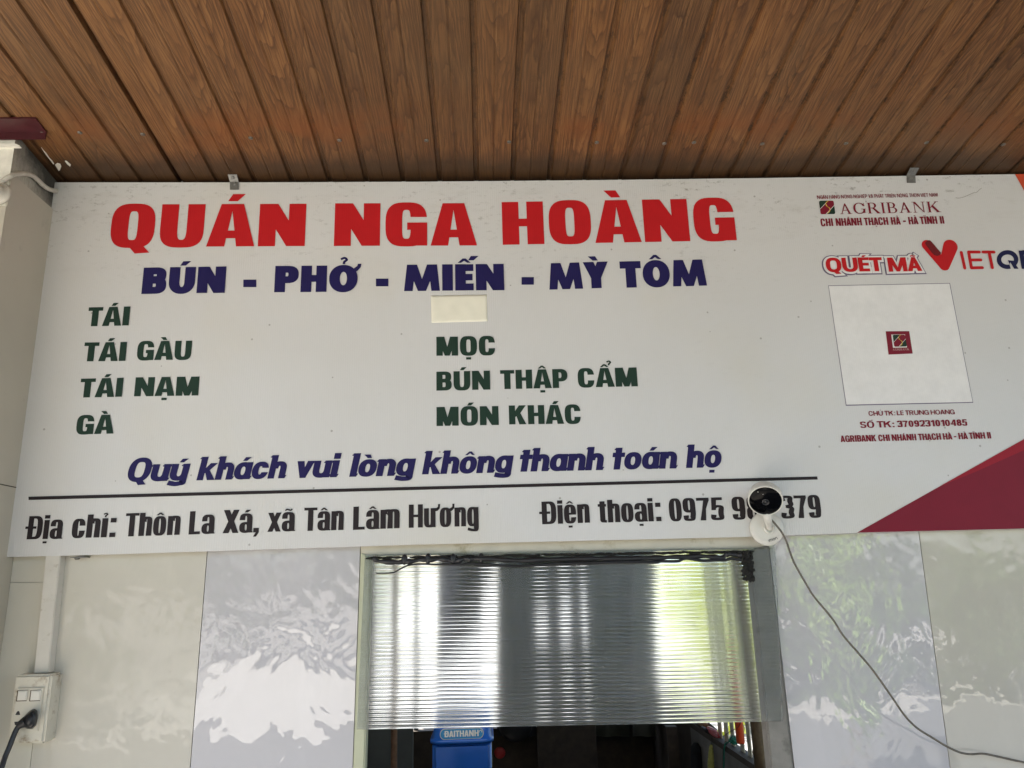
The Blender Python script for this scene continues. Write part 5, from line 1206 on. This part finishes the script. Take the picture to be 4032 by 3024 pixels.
# scissors with pink-red handles
sc_ = thing('scissors', 'scissors with pink red loop handles lying on the sill', 'scissors')
B0, B1, B2 = alongsill(2776, .006), alongsill(2802, .008), alongsill(2842, .010)
B0.x = B1.x = B2.x = KX1 - .002
bm = bmesh.new(); tube(bm, [B0, B1], [.009, .009], 10); obj('sheath', bm, M_blk, sc_, True)
for k_, dz in enumerate((.010, -.001)):
    bm = bmesh.new(); n_ = 22; m_ = (B1 + B2) / 2; hl = (B2 - B1).length / 2
    tube(bm, [m_ + (B2 - B1).normalized() * hl * math.cos(2 * math.pi * i / n_) + Vector((0.004 * k_ - .006, 0, dz + .007 + .009 * math.sin(2 * math.pi * i / n_))) for i in range(n_ + 1)], .0042, 8, False); obj('handle', bm, M_pink if k_ == 0 else M_redd, sc_, True)
bm = bmesh.new(); rr2 = random.Random(3); tc = PX(*so_(905, 680), KX1 - .03)
for i in range(16):
    q = [tc + Vector((rr2.uniform(-.010, .010), rr2.uniform(-.030, .030), rr2.uniform(-.012, .014))) for _ in range(4)]; tube(bm, catmull(q, 4), .0032, 6)
q1 = PX(*so_(815, 715), KX1 - .03); tube(bm, catmull([tc, q1, PX(*so_(798, 770), KX1 - .035), PX(*so_(793, 860), KX1 - .035), PX(*so_(790, 1060), KX1 - .035)], 5), .0030, 8)
bun = obj('string_bundle', bm, M_teal); tag(bun, 'teal string bundle tied to the sill below the pale slats', 'string')
bm = bmesh.new(); tube(bm, catmull([PX(*so_(825, 715), KX1 - .02), PX(*so_(795, 765), KX1 - .02), PX(*so_(786, 860), KX1 - .02), PX(*so_(790, 1300), KX1 - .02)], 5), .0042, 8)
tag(obj('black_cable', bm, M_blk, None, True), 'black cable hanging from the sill down the grey side wall', 'cable')
# brush and dark cover hanging under the sill
a, b = PX(*so_(632, 735), KX1 - .02), PX(*so_(628, 1150), KX1 - .02)
bm = bmesh.new(); lathe(bm, [(0, 0), (.006, .002), (.009, .015), (.013, .05), (.0155, .09), (.0155, .15), (.012, .175), (0, .18)], a, (b - a).normalized(), 20); br = obj('hanging_brush', bm, M_gourd, None, True)
tag(br, 'yellow green tapering brush hanging by a string under the sill', 'brush')
bm = bmesh.new(); tube(bm, [a, PX(*so_(641, 640), KX1 - .016)], .0012, 6); obj('string', bm, M_blk, br)
a, b = PX(*so_(442, 712), KX1 - .025), PX(*so_(450, 1200), KX1 - .025)
bm = bmesh.new(); lathe(bm, [(0, 0), (.014, .004), (.023, .02), (.026, .06), (.027, .20), (.024, .26), (0, .27)], a, (b - a).normalized(), 20)
tag(obj('hanging_cover', bm, M_dkcl, None, True), 'dark blue black rounded cover hanging on the grey side wall', 'cover')

# ================================================================== trees: behind the kitchen, and across the street where the glossy panels mirror them
def tree(name, label, cat, base, crown, rad, n, size, m, trunk_r=.09, group=None, seed=1, limbs=7):
    rr = random.Random(seed); t = thing(name, label, cat, group); t.location = base
    B = Vector(base); Cc = Vector(crown); bm = bmesh.new()
    tube(bm, catmull([Vector((0, 0, -.02)), (Cc - B) * .3 + Vector((rr.uniform(-.1, .1), 0, 0)), (Cc - B) * .75, (Cc - B)], 4), [trunk_r * (1 - .055 * i) for i in range(13)], 10)
    tips = []
    for i in range(limbs):
        d = Vector((rr.gauss(0, 1), rr.gauss(0, 1), rr.uniform(-.2, 1))).normalized(); e = (Cc - B) + Vector((d.x * rad[0], d.y * rad[1], d.z * rad[2])) * .7
        tube(bm, catmull([(Cc - B) * rr.uniform(.4, .8), ((Cc - B) * .8).lerp(e, .5) + Vector((0, 0, .05)), e], 3), [trunk_r * .4, trunk_r * .34, trunk_r * .28, trunk_r * .22, trunk_r * .17, trunk_r * .12, trunk_r * .08], 6); tips.append(e)
    obj('trunk', bm, M_bark, t)
    cl = [Vector((rr.gauss(0, .5), rr.gauss(0, .5), rr.gauss(0, .5))) for _ in range(34)]
    vs, fs = [], []
    for i in range(n):
        c = rr.choice(cl); p = Vector((c.x + rr.gauss(0, .17), c.y + rr.gauss(0, .17), c.z + rr.gauss(0, .17)))
        p = (Cc - B) + Vector((p.x * rad[0], p.y * rad[1], p.z * rad[2])); p.z = max(p.z, .05)
        u = Vector((rr.gauss(0, 1), rr.gauss(0, 1), rr.gauss(0, .6))).normalized(); v = u.orthogonal().normalized(); s = size * rr.uniform(.6, 1.3)
        k0 = len(vs); vs += [p - u * s, p + v * s * .42, p + u * s, p - v * s * .42]; fs.append((k0, k0 + 1, k0 + 2, k0 + 3))
    me = bpy.data.meshes.new('crown'); me.from_pydata([tuple(v) for v in vs], [], fs); link('crown', me, m, t)
    return t
G1 = 'trees across the street mirrored in the panels'
tree('street_tree', 'dense street tree opposite the serving window', 'tree', (-1.8, -19.0, 0), (-1.8, -19.0, 3.6), (4.2, 2.0, 3.2), 9000, .15, M_leaf, .17, G1, 11)
tree('street_tree', 'broad street tree opposite the left pillar', 'tree', (-7.0, -20, 0), (-7.0, -20, 4.6), (4.2, 2.2, 3.4), 6500, .15, M_leaf, .2, G1, 12)
tree('street_tree', 'sparse high crowned street tree opposite the right end of the board', 'tree', (7.5, -18.5, 0), (7.5, -18.5, 4.6), (3.0, 2.2, 2.4), 2600, .17, M_leaf, .16, G1, 13)
tree('garden_shrub', 'fresh yellow green shrub in front of the porch on the right', 'shrub', (2.75, -4.9, 0), (2.75, -4.9, 1.52), (.30, .30, .62), 4600, .06, M_leaf3, .03, None, 15)
G2 = 'sunlit trees in the yard behind the kitchen'
tree('yard_tree', 'sunlit yellow green tree seen through the right half of the ribbed sheet', 'tree', (4.2, 6.6, 0), (4.2, 6.6, 1.5), (1.9, 2.6, 1.6), 12000, .085, M_leaf2, .09, G2, 21)
tree('yard_tree', 'sunlit shrub beside the bamboo pole outside the side opening', 'tree', (2.9, 2.3, 0), (2.9, 2.3, 1.15), (.8, 1.6, 1.1), 8000, .06, M_leaf2, .05, G2, 22)
tree('yard_tree', 'distant tree behind the left half of the ribbed sheet', 'tree', (-3.4, 15, 0), (-3.4, 15, 2.4), (1.9, 1.6, 1.8), 7000, .11, M_leaf, .12, G2, 23)

G3 = 'added shrubs along the far side of the road that block bright ground from the panels'  # shrubs added to keep bright ground out of the panel reflections
for i, (x, y, lab) in enumerate(((-8.6, -9.6, 'added dark shrub across the road, farthest left'), (-6.6, -9.2, 'added dark shrub across the road just left of the driveway'), (.6, -9.4, 'added dark shrub across the road just right of the driveway'), (3.6, -9.8, 'added dark shrub across the road behind the yellow green shrub'), (6.6, -9.3, 'added dark shrub across the road, farthest right'))):
    tree('added_roadside_shrub', lab, 'shrub', (x, y, 0), (x, y, .85), (1.5, .8, .75), 5200, .10, M_leaf, .05, G3, 31 + i)
